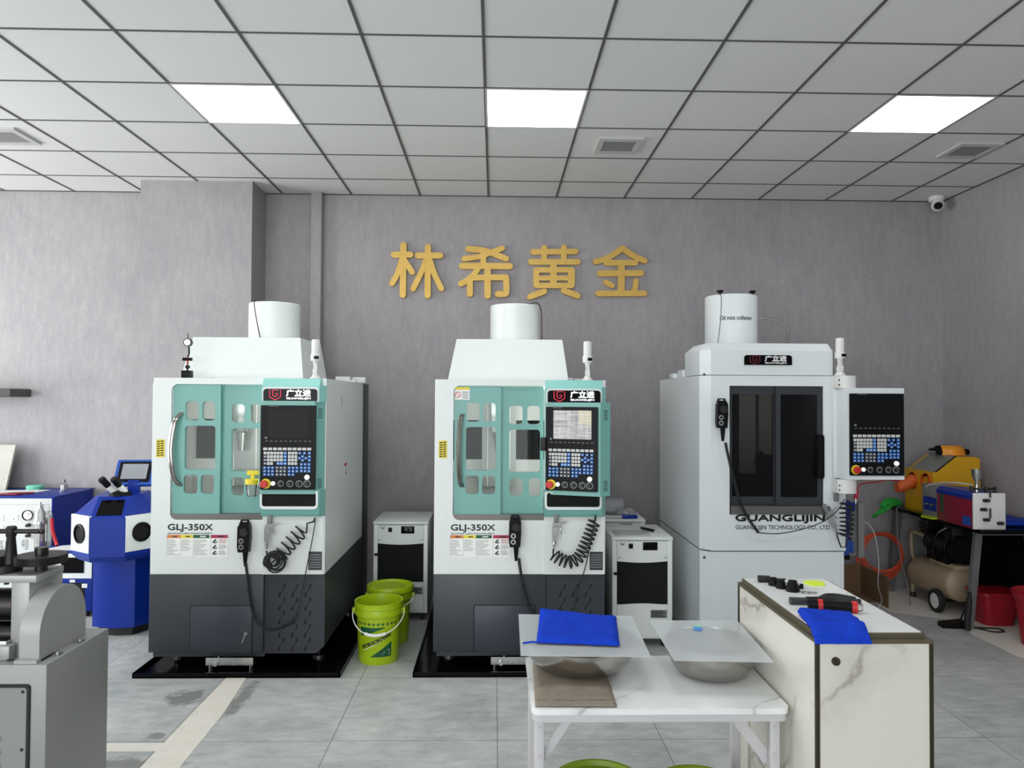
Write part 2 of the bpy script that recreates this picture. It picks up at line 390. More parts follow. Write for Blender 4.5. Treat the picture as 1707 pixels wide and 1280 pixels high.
# ------------------------------------------------------------------ the room
CZ, YB, XR, XL = 3.44, 6.47, 4.0, -6.6
FY = -3.8
struct(MB().box(XL-.2, XR+.2, FY, YB+.2, -.12, 0).build('floor', 'floor'))
struct(MB().box(XL-.2, XR+.2, FY, YB+.2, CZ, CZ+.1).build('ceiling', 'ceil'))
struct(MB().box(XL-.2, XR+.2, YB, YB+.2, 0, CZ).build('wall_back', 'wall'))
struct(MB().box(XR, XR+.2, FY, YB, 0, CZ).build('wall_right', 'wall'))
struct(MB().box(XL-.2, XL, FY, YB, 0, CZ).build('wall_left', 'wall'))
struct(MB().box(-2.925, -2.012, 6.10, YB+.02, 0, CZ).build('wall_column', 'wall'))
struct(MB().box(-1.60, -1.508, 6.385, YB+.02, 0, CZ, bev=.006).build('trim_1', 'wall'))
g = MB(); x = -1.865 - .6*8
while x < XR:
    if x > XL: g.box(x-.0075, x+.0075, FY, YB, CZ-.005, CZ+.01)
    x += .6
y = 2.997 - .6*11
while y < YB:
    if y > FY: g.box(XL, XR, y-.0055, y+.0055, CZ-.0042, CZ+.01)
    y += .6
g.box(XL, XR, YB-.02, YB, CZ-.004, CZ+.01); g.box(XR-.02, XR, FY, YB, CZ-.004, CZ+.01)
struct(g.build('trim_2', 'tbar'))
st = MB().plate([(-1.565, 2.2), (-1.40, 2.2), (-1.392, 3.3), (-1.405, 3.9), (-1.455, 4.45), (-1.57, 4.45)], [], -.002, .0012, axis='z')
st.plate([(-2.9, 3.50), (-1.56, 3.50), (-1.56, 3.585), (-2.9, 3.60)], [], -.002, .0009, axis='z')
struct(st.build('trim_3', 'terrazzo'))

b = MB(); b.plate([(2.45, .4), (5.75, .4), (5.75, 3.1), (2.45, 3.1)], [[(a+.03, .46), (a+.03, 3.04), (a+1.06, 3.04), (a+1.06, .46)] for a in (2.47, 3.56, 4.65)], XL, XL+.06, axis='x')
struct(b.build('added_window_1', 'alu'))  # unseen frame added on the solid wall behind the side light
b = MB(); b.plate([(-6, .1), (.7, .1), (.7, 3.3), (-6, 3.3)], [[(a, .2), (a, 3.2), (a+1.58, 3.2), (a+1.58, .2)] for a in (-5.93, -4.27, -2.61, -.95)], FY+.02, FY+.08, axis='y')
struct(b.build('added_window_2', 'alu'))  # unseen frame added at the open end behind the shopfront light

# ceiling panels, vents, camera
for px, lab in ((-1.565, 'bright square ceiling light panel above the milling machine next to the blue welder'),
                (.235, 'bright square ceiling light panel in front of the gold wall characters'),
                (2.632, 'bright square ceiling light panel nearest the security camera')):
    c = (px, 4.497, CZ); t = thing('ceiling_light', lab, 'light', c, 'lit ceiling panels')
    MB().plate([(px-.3, 4.197), (px+.3, 4.197), (px+.3, 4.797), (px-.3, 4.797)], [[(px-.287, 4.21), (px-.287, 4.784), (px+.287, 4.784), (px+.287, 4.21)]], CZ-.007, CZ, axis='z').build('frame', 'vent', t)
    MB().box(px-.288, px+.288, 4.209, 4.785, CZ-.005, CZ-.001).build('diffuser', 'led', t)
for vx, vy, lab in ((.857, 5.11, 'white ceiling air vent above the gap between the gold sign and the all-white machine'),
                    (3.36, 5.11, 'white ceiling air vent closest to the security camera corner'),
                    (-3.36, 5.09, 'white ceiling air vent over the hydrogen flame generator')):
    t = thing('ceiling_vent', lab, 'vent', (vx, vy, CZ), 'ceiling vents')
    w = .152
    MB().plate([(vx-w, vy-w), (vx+w, vy-w), (vx+w, vy+w), (vx-w, vy+w)], [[(vx-.112, vy-.1), (vx-.112, vy+.1), (vx+.112, vy+.1), (vx+.112, vy-.1)]], CZ-.016, CZ, axis='z').build('frame', 'vent', t)
    MB().box(vx-.115, vx+.115, vy-.105, vy+.105, CZ-.002, CZ).build('backing', 'pgrey', t)
    s = MB()
    for k in range(8):
        yy = vy-.09+.026*k; s.bar((vx-.113, yy, CZ-.009), (vx+.113, yy, CZ-.009), .014, .003, upv=(0, .6, .8))
    s.build('slats', 'grey', t)
t = thing('security_camera', 'small white dome security camera in the ceiling corner', 'camera', (3.86, 6.32, CZ))
MB().lathe([(.062, 0), (.062, -.03), (.05, -.042), (.0001, -.042)][::-1], (3.86, 6.32, CZ), 24).build('base', 'offwhite', t)
MB().ball((3.865, 6.31, CZ-.075), .054).build('housing', 'offwhite', t)
MB().cyl((3.855, 6.30, CZ-.083), (3.838, 6.248, CZ-.094), .036, .03).build('lens', 'gloss', t)
t = thing('wall_shelf', 'dark grey wall-mounted shelf end above the speckled stone board', 'shelf', (-4.4, 6.3, 1.66))
MB().box(-5.3, -4.01, 6.19, YB, 1.645, 1.715, bev=.01).build('shelf_board', 'shelf', t)

# gold characters on the back wall
def px2w(x, y): return (-.923 + (x-650)*.00528, 3.011 - (y-405)*.00526 + (x-650)*5.5e-5)
GLYPHS = [
 (640, 'gold wall character made of two side by side tree shapes', [
  (115, (360, 150), (355, 1075)), (112, (185, 330), (490, 330)), (100, (335, 420), (250, 690), (155, 865)), (104, (385, 440), (525, 655)),
  (112, (810, 185), (812, 1085)), (112, (625, 345), (1040, 345)), (100, (775, 430), (700, 640), (545, 965)), (104, (850, 440), (930, 680), (1065, 960))]),
 (755, 'gold wall character with crossed strokes above a hooked frame', [
  (108, (275, 220), (600, 262), (980, 405)), (100, (905, 210), (700, 285), (500, 360), (200, 405)), (115, (165, 538), (1045, 545)), (108, (555, 400), (555, 540)),
  (105, (460, 580), (390, 690), (270, 800), (145, 870)), (112, (310, 770), (312, 1060)), (108, (310, 758), (980, 752)), (112, (980, 760), (985, 1010), (960, 1060), (830, 1062)), (120, (635, 590), (638, 1095))]),
 (868, 'gold wall character with a crossbarred top and box on two feet', [
  (104, (220, 278), (1010, 270)), (108, (185, 465), (1050, 465)), (108, (425, 200), (425, 440)), (108, (790, 195), (790, 440)), (120, (600, 490), (600, 900)),
  (100, (285, 618), (940, 615)), (100, (285, 905), (940, 908)), (92, (300, 768), (900, 768)), (104, (280, 620), (282, 900)), (130, (932, 630), (932, 890)), (108, (430, 1015), (165, 1115)), (108, (790, 1000), (1050, 1100))]),
 (980, 'gold wall character with a peaked roof and flat base bar', [
  (108, (625, 215), (400, 370), (270, 425), (140, 458)), (108, (640, 215), (850, 355), (1050, 445)), (108, (340, 482), (880, 482)), (112, (220, 682), (985, 676)), (124, (618, 490), (615, 1040)),
  (96, (325, 845), (445, 908)), (100, (890, 820), (872, 960), (840, 1010)), (108, (190, 1055), (1045, 1055))])]
for ox, lab, strokes in GLYPHS:
    b = MB(); yy = YB-.034
    cx, cz = px2w(ox+600/11.13, 395+600/11.13)
    for si, stq in enumerate(strokes):
        w = stq[0]/11.13*.00528/2; P = [Vector(px2w(ox+p[0]/11.13, 395+p[1]/11.13)) for p in stq[1:]]
        if len(P) > 2: P = [Vector((q.x, q.y)) for q in smooth_path([(p.x, p.y, 0) for p in P], 5)]
        L, R_ = [], []
        for i, p in enumerate(P):
            d = (P[min(i+1, len(P)-1)] - P[max(i-1, 0)]).normalized(); nn = Vector((-d.y, d.x))
            L.append(p+nn*w); R_.append(p-nn*w)
        d1 = (P[-1]-P[-2]).normalized(); d0 = (P[0]-P[1]).normalized()
        def cap(c, d): 
            a0 = math.atan2(d.y, d.x); return [c + w*Vector((math.cos(a0+a), math.sin(a0+a))) for a in [PI/2-PI*k/6 for k in range(1, 6)]]
        poly = L + cap(P[-1], d1) + R_[::-1] + cap(P[0], d0)
        b.plate([(p.x, p.y) for p in poly][::-1], [], yy - si*.0003, YB-.002)
    tag(b.build('wall_character', 'gold', None, (cx, YB-.02, cz)), lab, 'sign letter', 'gold characters on the back wall')
# ------------------------------------------------------------------ operator keypad shared by the machines
WKEY = []
def key_layout():
    """(kind, x, z) in a 413 x 590 drawing of the panel below the screen"""
    L = []
    for k in range(10): L.append(('w', 108+41.6*k, 672))
    for r, z in enumerate((707, 737, 766, 796)):
        xs = [135, 163, 191, 219, 247] if r < 3 else [135, 163]
        L += [('s', x, z) for x in xs]; L.append(('s' if r == 0 else 'g', 107, z))
        L += [('c', 278, z)] + [('s', x, z) for x in (314, 342, 370)]
        if r == 3: L += [('c', 219, z), ('c', 247, z)]
    L += [('b', x, z) for x, z in ((402, 707), (443, 707), (485, 707), (427, 735), (485, 737), (400, 750), (455, 750), (427, 767), (485, 767))]
    for z in (802, 832, 860): L += [('b', x, z) for x in (418, 450, 483)]
    for z in (832, 861, 890): L += [('b', x, z) for x in (105, 139, 172)] + [('g', x, z) for x in (210, 243, 275)] + [('b', x, z) for x in (314, 347)]
    L += [('b', 380, 832), ('b', 380, 861)]
    return L
KEYMESH = {}
def key_mesh(kind, s):
    k = (kind, round(s, 5))
    if k not in KEYMESH:
        w, h = {'w': (33, 22), 's': (23, 23), 'b': (25, 24), 'c': (27, 25), 'g': (25, 23)}[kind]
        b = MB().box(-w/2*s, w/2*s, -.004, 0, -h/2*s, h/2*s, 0, bev=.0012, seg=1)
        b.box(-w*.26*s, w*.26*s, -.0043, -.0038, -h*.10*s, h*.12*s, 1)
        o = b.build('key', [{'w': 'keyw', 's': 'keyw', 'b': 'keyb', 'c': 'keyc', 'g': 'keyg'}[kind], 'pgrey' if kind in 'ws' else 'pwhite'], local=True)
        KEYMESH[k] = o.data; bpy.data.objects.remove(o)
    return KEYMESH[k]
def operator_panel(parent, loc, rz, W, H, glare=False, tag_=True):
    """the black screen and keyboard unit, W x H, lower edge corner at loc (in the parent's own frame)"""
    s = W/473.0; zt = 300
    def X(x): return (x-65)*s
    def Z(z): return H - (z-zt)*s*(H/(720*s))
    kz = H/720
    o = MB().plate(rrect(0, W, 0, H, .006), [], -.010, 0).box(X(70), X(535), -.0135, -.0095, Z(630), Z(633), 0).build('control_panel', 'black', None, local=True)
    o.parent = parent; o.location = loc; o.rotation_euler = (0, 0, rz); o['_o'] = (0, 0, 0)
    MB().plate(rrect(X(135), X(480), Z(575), Z(330), .004), [], -.0115, -.0095).build('screen', 'glarescreen' if glare else 'screen', o, local=True)
    f = MB()
    for k in range(10): f.box(X(108+41*k), X(128+41*k), -.0112, -.0098, Z(608), Z(602))
    f.box(X(103), X(122), -.0115, -.0098, Z(586), Z(568)); f.box(X(130), X(215), -.0106, -.0098, Z(310), Z(306))
    f.build('screen_marking', 'pgrey', o, local=True)
    for kind, x, z in key_layout():
        k = bpy.data.objects.new('key', key_mesh(kind, s)); COL.objects.link(k); k.parent = o; k.location = (X(x), -.0095, Z(z))
    b = MB(); c = (X(110), -.01, Z(968))
    b.cyl((c[0]+.004, -.010, c[2]), (c[0]+.004, -.014, c[2]), .030, .029, 24, 1)
    b.lathe([(.0001, -.046), (.019, -.046), (.0225, -.042), (.0225, -.032), (.015, -.028), (.013, -.012)], (c[0], 0, c[2]), 24, 0, 'y')
    b.build('emergency_stop', ['red', 'pyellow'], o, local=True)
    b = MB()
    for x, z, r in ((178, 966, .0135), (467, 912, .0155)): b.cyl((X(x), -.0095, Z(z)), (X(x), -.02, Z(z)), r, r*.93, 20)
    b.build('push_button', 'wbtn', o, local=True)
    for x, rr in ((242, .013), (322, .014), (400, .014), (466, .015)):
        b = MB().cyl((X(x), -.0095, Z(968)), (X(x), -.012, Z(968)), rr*1.5, rr*1.5, 20, 1).cyl((X(x), -.012, Z(968)), (X(x), -.03, Z(968)), rr, rr*.85, 16)
        b.bar((X(x), -.0305, Z(968)-rr*.8), (X(x), -.0305, Z(968)+rr*.8), .002, .002, 1); b.build('rotary_knob', ['rubber', 'pgrey'], o, local=True)
    return o
def signal_lamp(parent, x, y, z, h=.245, mt='offwhite'):
    k = h/.245; b = MB()
    b.lathe([(.0001, 0), (.034, 0), (.034, .008), (.024, .016), (.017, .03)][::-1], (x, y, z), 20)
    b.cyl((x-.013, y, z+.045), (x+.013, y, z+.045), .024, .024, 18); b.bar((x, y, z+.045), (x, y, z+.10*k), .022, .02); b.lathe([(.019, .115*k), (.014, .09*k)], (x, y, z), 16)
    b.lathe([(.0001, .112*k), (.03, .112*k), (.031, .12*k), (.031, .15*k), (.027, .155*k)], (x, y, z), 24)
    o = b.build('signal_lamp', mt, parent)
    MB().box(x-.004, x+.026, y-.0335, y-.024, z+.122*k, z+.14*k, bev=.002).build('buzzer', 'gloss', o)
    MB().lathe([(.026, .155*k), (.026, h-.012), (.022, h-.003), (.0001, h)], (x, y, z), 28).build('lamp_lens', 'offwhite', o)
def emblem(b, x0, x1, z0, z1, y, m):
    """hexagonal shield outline with a G inside"""
    w, h = x1-x0, z1-z0
    def P(u, v): return (x0+u*w, z0+v*h)
    def line(pts, t):
        for (a, c) in zip(pts[:-1], pts[1:]):
            p, q = P(*a), P(*c); b.bar((p[0], y, p[1]), (q[0], y, q[1]), .002, t, m, upv=(-(q[1]-p[1]), 0, q[0]-p[0]))
    line([(0, 1), (0, .28), (.5, 0), (1, .28), (1, 1)], h*.075); line([(.28, .98), (.28, .44), (.5, .3), (.72, .44), (.72, .62), (.5, .62)], h*.075)
    line([(.28, .96), (.80, .96)], h*.075)
def logo_panel(parent, x0, x1, z0, z1, y, lit=True, glow_org=None):
    b = MB().plate(rrect(x0, x1, z0, z1, .018, which=(0, 1, 1, 0)), [], y-.004, y+.004)
    o = b.build('logo_panel', 'gloss', parent); w, h = x1-x0, z1-z0
    e = MB(); emblem(e, x0+w*.12, x0+w*.32, z0+h*.08, z0+h*.93, y-.0055, 0); e.build('emblem', 'logored' if lit else 'logodim', o)
    l = MB().text('广立进', x0+w*.43, x0+w*.88, z0+h*.38, z0+h*.94, y-.0056, bold=.0022)
    l.text('GUANGLIJIN', x0+w*.43, x0+w*.88, z0+h*.1, z0+h*.29, y-.0056, bold=.0009)
    l.build('lettering', 'logowhite' if lit else 'pwhite', o)
def louvre(b, x, z, k, y, m):
    b.bar((x, y, z), (x-.008*k, y, z-.026*k), .004, .007*k, m, upv=(1, 0, 0)); b.bar((x-.008*k, y, z-.026*k), (x-.030*k, y, z-.055*k), .004, .002, m, upv=(1, 0, .4))
    b.bar((x-.030*k, y, z-.055*k), (x-.040*k, y, z-.082*k), .004, .007*k, m, upv=(1, 0, 0)); b.bar((x-.040*k, y, z-.082*k), (x-.026*k, y, z-.078*k), .004, .003, m, upv=(0, 0, 1))
def safety_label(parent, x0, x1, z0, z1, y):
    b = MB().box(x0, x1, y-.0015, y, z0, z1, 0); w, h = x1-x0, z1-z0; rnd = random.Random(3)
    cols = ((0, .22, 1), (.22, .43, 2), (.43, .70, 3), (.715, 1, 4))
    for u0, u1, m in cols:
        b.box(x0+w*u0+.001, x0+w*u1-.002, y-.0019, y-.001, z1-h*.15, z1-.0005, m)
        b.box(x0+w*(u0+.4*(u1-u0)), x0+w*(u0+.75*(u1-u0)), y-.0022, y-.0012, z1-h*.105, z1-h*.055, 5 if m != 3 else 0)
        b.box(x0+w*u0-.0006, x0+w*u0+.0006, y-.0019, y-.001, z0, z1, 6)
    for u0, u1, m in cols[:3]:
        for k in range(11):
            if m == 2 and k > 7: continue
            zz = z1 - h*(.24+.066*k); b.box(x0+w*u0+.004, x0+w*u0+.004+(w*(u1-u0)-.012)*rnd.uniform(.45, 1), y-.0019, y-.001, zz-.0012, zz+.0012, 6)
    for k in range(3):
        zc = z1 - h*(.29+.26*k); b.bar((x0+w*.75, y-.0017, zc-.008), (x0+w*.80, y-.0017, zc+.011), .001, .009, 5); b.bar((x0+w*.77, y-.0017, zc-.011), (x0+w*.82, y-.0017, zc-.004), .001, .006, 5)
        for q in range(4): b.box(x0+w*.85, x0+w*rnd.uniform(.94, .985), y-.0019, y-.001, zc+.010-.007*q, zc+.0125-.007*q, 6 if k else 4)
    return b.build('safety_label', ['pwhite', 'porange', 'pyellow', 'pgreen', 'pred', 'pblack', 'pgrey'], parent)
def hollow(b, x0, x1, y0, y1, z0, z1, t, m=0, top=True, bottom=True, back=True):
    b.box(x0, x0+t, y0, y1, z0, z1, m); b.box(x1-t, x1, y0, y1, z0, z1, m)
    if top: b.box(x0+t, x1-t, y0, y1, z1-t, z1, m)
    if bottom: b.box(x0+t, x1-t, y0, y1, z0, z0+t, m)
    if back: b.box(x0+t, x1-t, y1-t, y1, z0+t, z1-t, m)

# ------------------------------------------------------------------ the two teal and white milling machines
def teal_mill(dx, lab, turned, tray_z=.008):
    T = Matrix.Translation((dx, 0, 0)); t = thing('milling_machine', lab, 'machine', (-1.55+dx, 5.2, tray_z), 'teal and white milling machines')
    X0, X1, Y0, Y1 = -2.066, -1.022, 4.5, 5.75
    N = lambda: MB(T)
    # white upper body: front frame with the door opening, side walls, roof, back
    b = N(); b.plate(rrect(X0, X1, .585, 1.768, .045, which=(0, 0, 1, 0)), [rrect(-1.953, -1.396, .912, 1.731, .04, which=(0, 0, 1, 1))[::-1]], Y0, Y0+.012)
    hollow(b, X0, X1, Y0+.012, Y1, .585, 1.768, .012)
    b.plate([(-1.396, .585), (-1.03, .585), (-1.03, .96), (-1.396, .96)], [], Y0-.006, Y0)
    b.bar((-1.30, 5.6, 1.779), (-1.05, 5.6, 1.779), .05, .02); b.box(-1.21, -1.10, 5.62, 5.70, 1.768, 1.815, bev=.006); b.box(-1.09, -.99, 5.66, 5.72, 1.768, 1.812, bev=.006)
    body = b.build('upper_body', 'white', t)
    N().box(X0+.01, X1+.002, Y1, Y1+.25, tray_z+.07, 1.765, bev=.008).build('rear_cabinet', 'dark', t, label='dark grey rear cabinet')
    # dark lower body
    b = N(); b.box(X0, -1.384, Y0-.008, Y0+.5, .118, .585, 0, bev=.004)
    b.plate([(-1.384, .105), (-1.07, .105), (X1+.0, .15), (X1, .585), (-1.384, .585)], [], Y0+.014, Y1)
    b.box(X0, -1.38, Y0+.4, Y1, .118, .585); b.box(X0+.02, -1.38, Y0+.012, Y1-.1, .088, .12)
    for r in range(5):
        for c in range(3): louvre(b, -1.262+.078*c, .522-.081*r, .92, Y0+.0135, 1)
    b.build('lower_body', ['dark', 'void'], t, label='charcoal lower body')
    d = N().box(-1.817, -1.451, Y0-.013, Y0-.007, .121, .398, bev=.002)
    dr = d.build('access_door', 'dark2', t)
    b = N().cyl((-1.482, Y0-.012, .236), (-1.482, Y0-.024, .236), .012, .011, 16); b.box(-1.484, -1.480, Y0-.045, Y0-.02, .226, .246)
    b.tube([(-1.482, Y0-.044, .23), (-1.487, Y0-.044, .21), (-1.497, Y0-.04, .185)], .004, 6); b.build('lock', 'steel', dr)
    g = N()
    for z0, z1, xa, xb in ((.395, .401, -1.82, -1.448),): g.box(xa, xb, Y0-.0085, Y0-.0075, z0, z1)
    g.box(-1.8215, -1.8175, Y0-.0085, Y0-.0075, .12, .40); g.box(-1.4505, -1.4465, Y0-.0085, Y0-.0075, .09, .40); g.build('door_gap', 'void', t)
    # levelling feet, chip drawer
    for fx in (-1.98, -1.10):
        for fy in (4.72, 5.65): N().cyl((fx, fy, tray_z), (fx, fy, tray_z+.025), .045, .04, 18).cyl((fx, fy, tray_z+.02), (fx, fy, .13), .014).build('levelling_foot', 'dsteel', t)
    b = N(); b.plate([(4.47, .049), (4.47, .094), (4.476, .094), (4.476, .055), (5.3, .055), (5.3, .049)], [], -1.715, -1.435, axis='x')
    dw = b.build('chip_drawer', 'steel', t)
    N().cyl((-1.655, 4.47, .06), (-1.655, 4.452, .06), .012).bar((-1.637, 4.468, .06), (-1.637, 4.468, .105), .006, .006).build('drain_valve', 'steel', dw)
    for fx in (-1.69, -1.45): N().cyl((fx, 4.485, .05), (fx, 4.485, tray_z+.001), .011).build('caster', 'steel', dw)
    # enclosure seen through the windows: liner, spindle column, bellows, table
    b = N(); hollow(b, -2.05, -1.06, 4.60, 5.17, .86, 1.74, .01); b.box(-1.335, -1.33, 4.6, 5.15, .9, 1.73)
    b.box(-2.04, -1.34, 5.04, 5.16, .87, 1.235); b.box(-2.04, -1.34, 5.02, 5.04, 1.135, 1.16); b.box(-2.04, -1.34, 5.03, 5.16, 1.505, 1.73)
    b.build('enclosure_liner', 'liner', t)
    b = N(); b.box(-1.785, -1.555, 4.99, 5.15, 1.06, 1.73, 0); b.box(-1.75, -1.745, 4.985, 4.99, 1.06, 1.73, 1); b.box(-1.60, -1.595, 4.985, 4.99, 1.06, 1.73, 1); b.build('column', ['casting', 'pwhite'], t)
    for xa, xb in ((-2.04, -1.785), (-1.555, -1.34)):
        b = N(); b.box(xa, xb, 5.10, 5.15, 1.235, 1.505)
        for k in range(9): b.box(xa+(xb-xa)*(k+.3)/9, xa+(xb-xa)*(k+.6)/9, 5.09, 5.10, 1.235, 1.505)
        b.build('bellows', 'void', t)
    b = N(); b.box(-1.73, -1.62, 4.90, 4.99, 1.42, 1.73, bev=.01); b.cyl((-1.675, 4.93, 1.42), (-1.675, 4.93, 1.30), .034, .020); b.build('spindle', 'steel', t)
    N().box(-1.95, -1.36, 4.70, 5.0, .95, .985, bev=.004).build('work_table', 'dsteel', t)
    N().box(-1.93, -1.36, 4.62, 4.65, 1.715, 1.73).build('work_light', 'lamp', t)
    N().box(-1.345, -1.335, 4.62, 4.65, 1.0, 1.7).build('work_light', 'lamp', t)
    # sliding doors
    def door(x0, x1, y, wins, mt):
        W = [rrect(a, c, z0, z1, .021)[::-1] for a, c, z0, z1 in wins]
        o = N().plate([(x0, .945), (x1, .945), (x1, 1.729), (x0, 1.729)], W, y, y+.022).build('sliding_door', mt, t)
        p = N()
        for a, c, z0, z1 in wins: p.box(a-.004, c+.004, y+.023, y+.027, z0-.004, z1+.004)
        p.build('window_pane', 'glass', o); return o
    door(-1.666, -1.398, Y0+.045, [(-1.611, -1.528, 1.496, 1.609), (-1.499, -1.421, 1.496, 1.609), (-1.609, -1.419, 1.199, 1.462), (-1.606, -1.527, 1.053, 1.163), (-1.487, -1.416, 1.053, 1.163)], 'teal')
    ld = door(-1.948, -1.662, Y0+.012, [(-1.874, -1.793, 1.510, 1.626), (-1.773, -1.696, 1.510, 1.626), (-1.875, -1.692, 1.213, 1.478), (-1.878, -1.796, 1.067, 1.181), (-1.776, -1.696, 1.067, 1.181)], 'teal')
    h = N(); bow = .035 if not turned else .012
    for off in (0, .015):
        h.tube(smooth_path([(-1.905+off, Y0+.012, 1.555), (-1.915+off-bow*.4, Y0-.028, 1.50), (-1.912+off-bow, Y0-.04, 1.335), (-1.915+off-bow*.4, Y0-.028, 1.17), (-1.905+off, Y0+.012, 1.115)], 6), .0075, 10)
    h.build('handle', 'chrome', ld)
    N().plate([(-1.953, .914), (-1.396, .914), (-1.396, .946), (-1.953, .946)], [], Y0+.004, Y0+.10).build('sill', 'sill', t, label='dull grey metal door sill')
    # labels and lettering on the front
    l = N().text('GLJ-350X', -1.963, -1.695, .838, .886, Y0-.001, bold=.0016); l.text('GUANG LIJIN MACHINERY', -1.963, -1.697, .828-.004, .832+.002, Y0-.001, bold=.0004); l.build('lettering', 'pblack', t)
    safety_label(t, -1.967+dx, -1.602+dx, .688, .822, Y0)
    b = N().box(-2.040, -1.990, Y0-.0016, Y0, 1.288, 1.395)
    for k in range(7): b.box(-2.036, -2.018, Y0-.0022, Y0-.001, 1.295+.014*k, 1.302+.014*k, 1); b.box(-2.014, -1.996, Y0-.0022, Y0-.001, 1.297+.014*k, 1.304+.014*k, 1)
    b.build('warning_label', ['pyellow', 'pblack'], t)
    if turned:
        b = N().box(-1.945, -1.855, Y0+.0095, Y0+.0118, 1.645, 1.722); b.box(-1.945, -1.855, Y0+.0088, Y0+.011, 1.706, 1.722, 1); b.tube([(-1.927+.017*math.cos(a), Y0+.009, 1.675+.017*math.sin(a)) for a in [PI*k/10 for k in range(20)]], .0018, 6, 2, closed=True)
        b.bar((-1.939, Y0+.009, 1.687), (-1.915, Y0+.009, 1.663), .002, .003, 2)
        for k in range(5): b.box(-1.900, -1.862-.004*(k % 2), Y0+.0088, Y0+.011, 1.652+.0095*k, 1.655+.0095*k, 3)
        b.build('caution_label', ['pwhite', 'pyellow', 'red', 'pblack'], ld)
    b = N().box(-1.117, -1.037, Y0-.009, Y0-.0055, .612, .722, 0)
    for k in range(6): b.box(-1.112, -1.042, Y0-.0095, Y0-.008, .625+.015*k, .632+.015*k, 1)
    b.build('rating_plate', ['dark', 'pgrey'], t)
    # teal control console: logo head, screen case, tray
    yc = Y0-.055; xl, xr = -1.400, -1.058
    b = N(); b.plate([(Y0, 1.625), (Y0, 1.768), (Y0-.02, 1.765), (yc, 1.722), (yc, 1.625)][::-1], [], xl+.006, xr+.008, axis='x')
    b.plate([(xr+.008, yc), (xr+.008, Y0), (X1+.002, Y0)], [], 1.625, 1.724, axis='z')
    hd = b.build('console_head', 'teal2', t)
    N().plate(rrect(xl+.010, xr+.004, 1.628, 1.716, .022, which=(0, 1, 1, 0)), [], yc-.006, yc).build('logo_surround', 'white', hd)
    logo_panel(t, xl+.018+dx, xr-.004+dx, 1.632, 1.704, yc-.008)
    b = N(); b.plate([(Y0, .932), (Y0, 1.10), (yc, 1.10), (yc, .975), (yc+.02, .94)], [], xl+.004, xr+.012, axis='x')
    b.plate([(xr+.012, yc), (xr+.012, Y0), (X1+.002, Y0)], [], .94, 1.10, axis='z')
    tr = b.build('console_tray', 'teal', t)
    N().plate(rrect(xl+.004, xr+.006, .985, 1.092, .025, which=(1, 0, 0, 1)), [rrect(xl+.016, xr-.006, 1.002, 1.086, .014)[::-1]], yc-.008, yc).build('tray_lip', 'white', tr, label='white lip of the tray slot')
    N().box(xl+.014, xr-.004, yc-.003, yc-.001, 1.0, 1.088).build('tray_slot', 'void', tr, label='black tray slot')
    ang = -math.radians(19) if turned else 0.0
    if turned: xl2, W = -1.392, .352
    else: xl2, W = xl, .338
    # case in its own frame: hinge on its inner front edge
    F = rotz(xl2+dx, yc-.001, ang) if not turned else rotz(xl2+dx, yc+.02, ang)
    b = MB(F); zb, zt = 1.076, 1.632
    dp = .05
    b.plate([(0, -.012), (W-.012, -.012), (W+.035, dp), (0, dp)], [], zb, zt, axis='z')
    case = b.build('console_case', 'teal', t)
    v = MB(F)
    for zc in (1.56, 1.14):
        for k in range(-2, 3): v.bar((W+.004, .008, zc+.013*k-.002), (W+.022, .033, zc+.013*k-.002), .003, .004)
    v.build('case_vent', 'dark', case)
    loc = F @ Vector((.008, -.012, 1.103)) - Vector(t['_o'])
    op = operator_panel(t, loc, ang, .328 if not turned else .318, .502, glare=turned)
    if turned: MB(F).box(-.02, .012, -.05, -.012, 1.34, 1.42, bev=.005).build('port_cover', 'rubber', case)
    # roof hood and the oil mist collector on it
    hb = [(-2.004, 4.74), (-1.226, 4.74), (-1.226, 5.42), (-2.004, 5.42)]; ht = [(-1.952, 4.80), (-1.262, 4.80), (-1.262, 5.36), (-1.952, 5.36)]
    b = N().add([(x, y, 1.768) for x, y in hb] + [(x, y, 2.040) for x, y in ht], [(3, 2, 1, 0), (4, 5, 6, 7), (0, 1, 5, 4), (1, 2, 6, 5), (2, 3, 7, 6), (3, 0, 4, 7)])
    b.build('roof_hood', 'white', t)
    cx, cy = -1.545, 5.19; 
    cx = -1.545 if not turned else -1.562
    mc = N().lathe([(.0001, 2.040), (.173, 2.040), (.173, 2.300), (.168, 2.306), (.0001, 2.306)], (cx, cy, 0), 48).build('mist_collector', 'white', t)
    N().lathe([(.06, 2.306), (.055, 2.318), (.0001, 2.324)], (cx, cy, 0), 24).build('motor_cap', 'steel' if not turned else 'white', mc)
    b = N()
    for k in range(3): a = -.9+2.1*k; b.box(cx+.14*math.cos(a)-.016, cx+.14*math.cos(a)+.016, cy+.14*math.sin(a)-.012, cy+.14*math.sin(a)+.012, 2.302, 2.312)
    b.build('latch', 'black', mc)
    if not turned: P = [(cx-.09, cy-.14, 2.312), (cx-.088, cy-.176, 2.305), (cx-.072, cy-.182, 2.2), (cx-.04, cy-.184, 2.045)]
    else: P = [(cx+.10, cy-.10, 2.31), (cx+.15, cy-.13, 2.315), (cx+.182, cy-.06, 2.27), (cx+.188, cy-.04, 2.15), (cx+.188, cy-.04, 2.043)]
    N().tube(smooth_path(P, 8), .0035, 6).build('power_cord', 'rubber', mc)
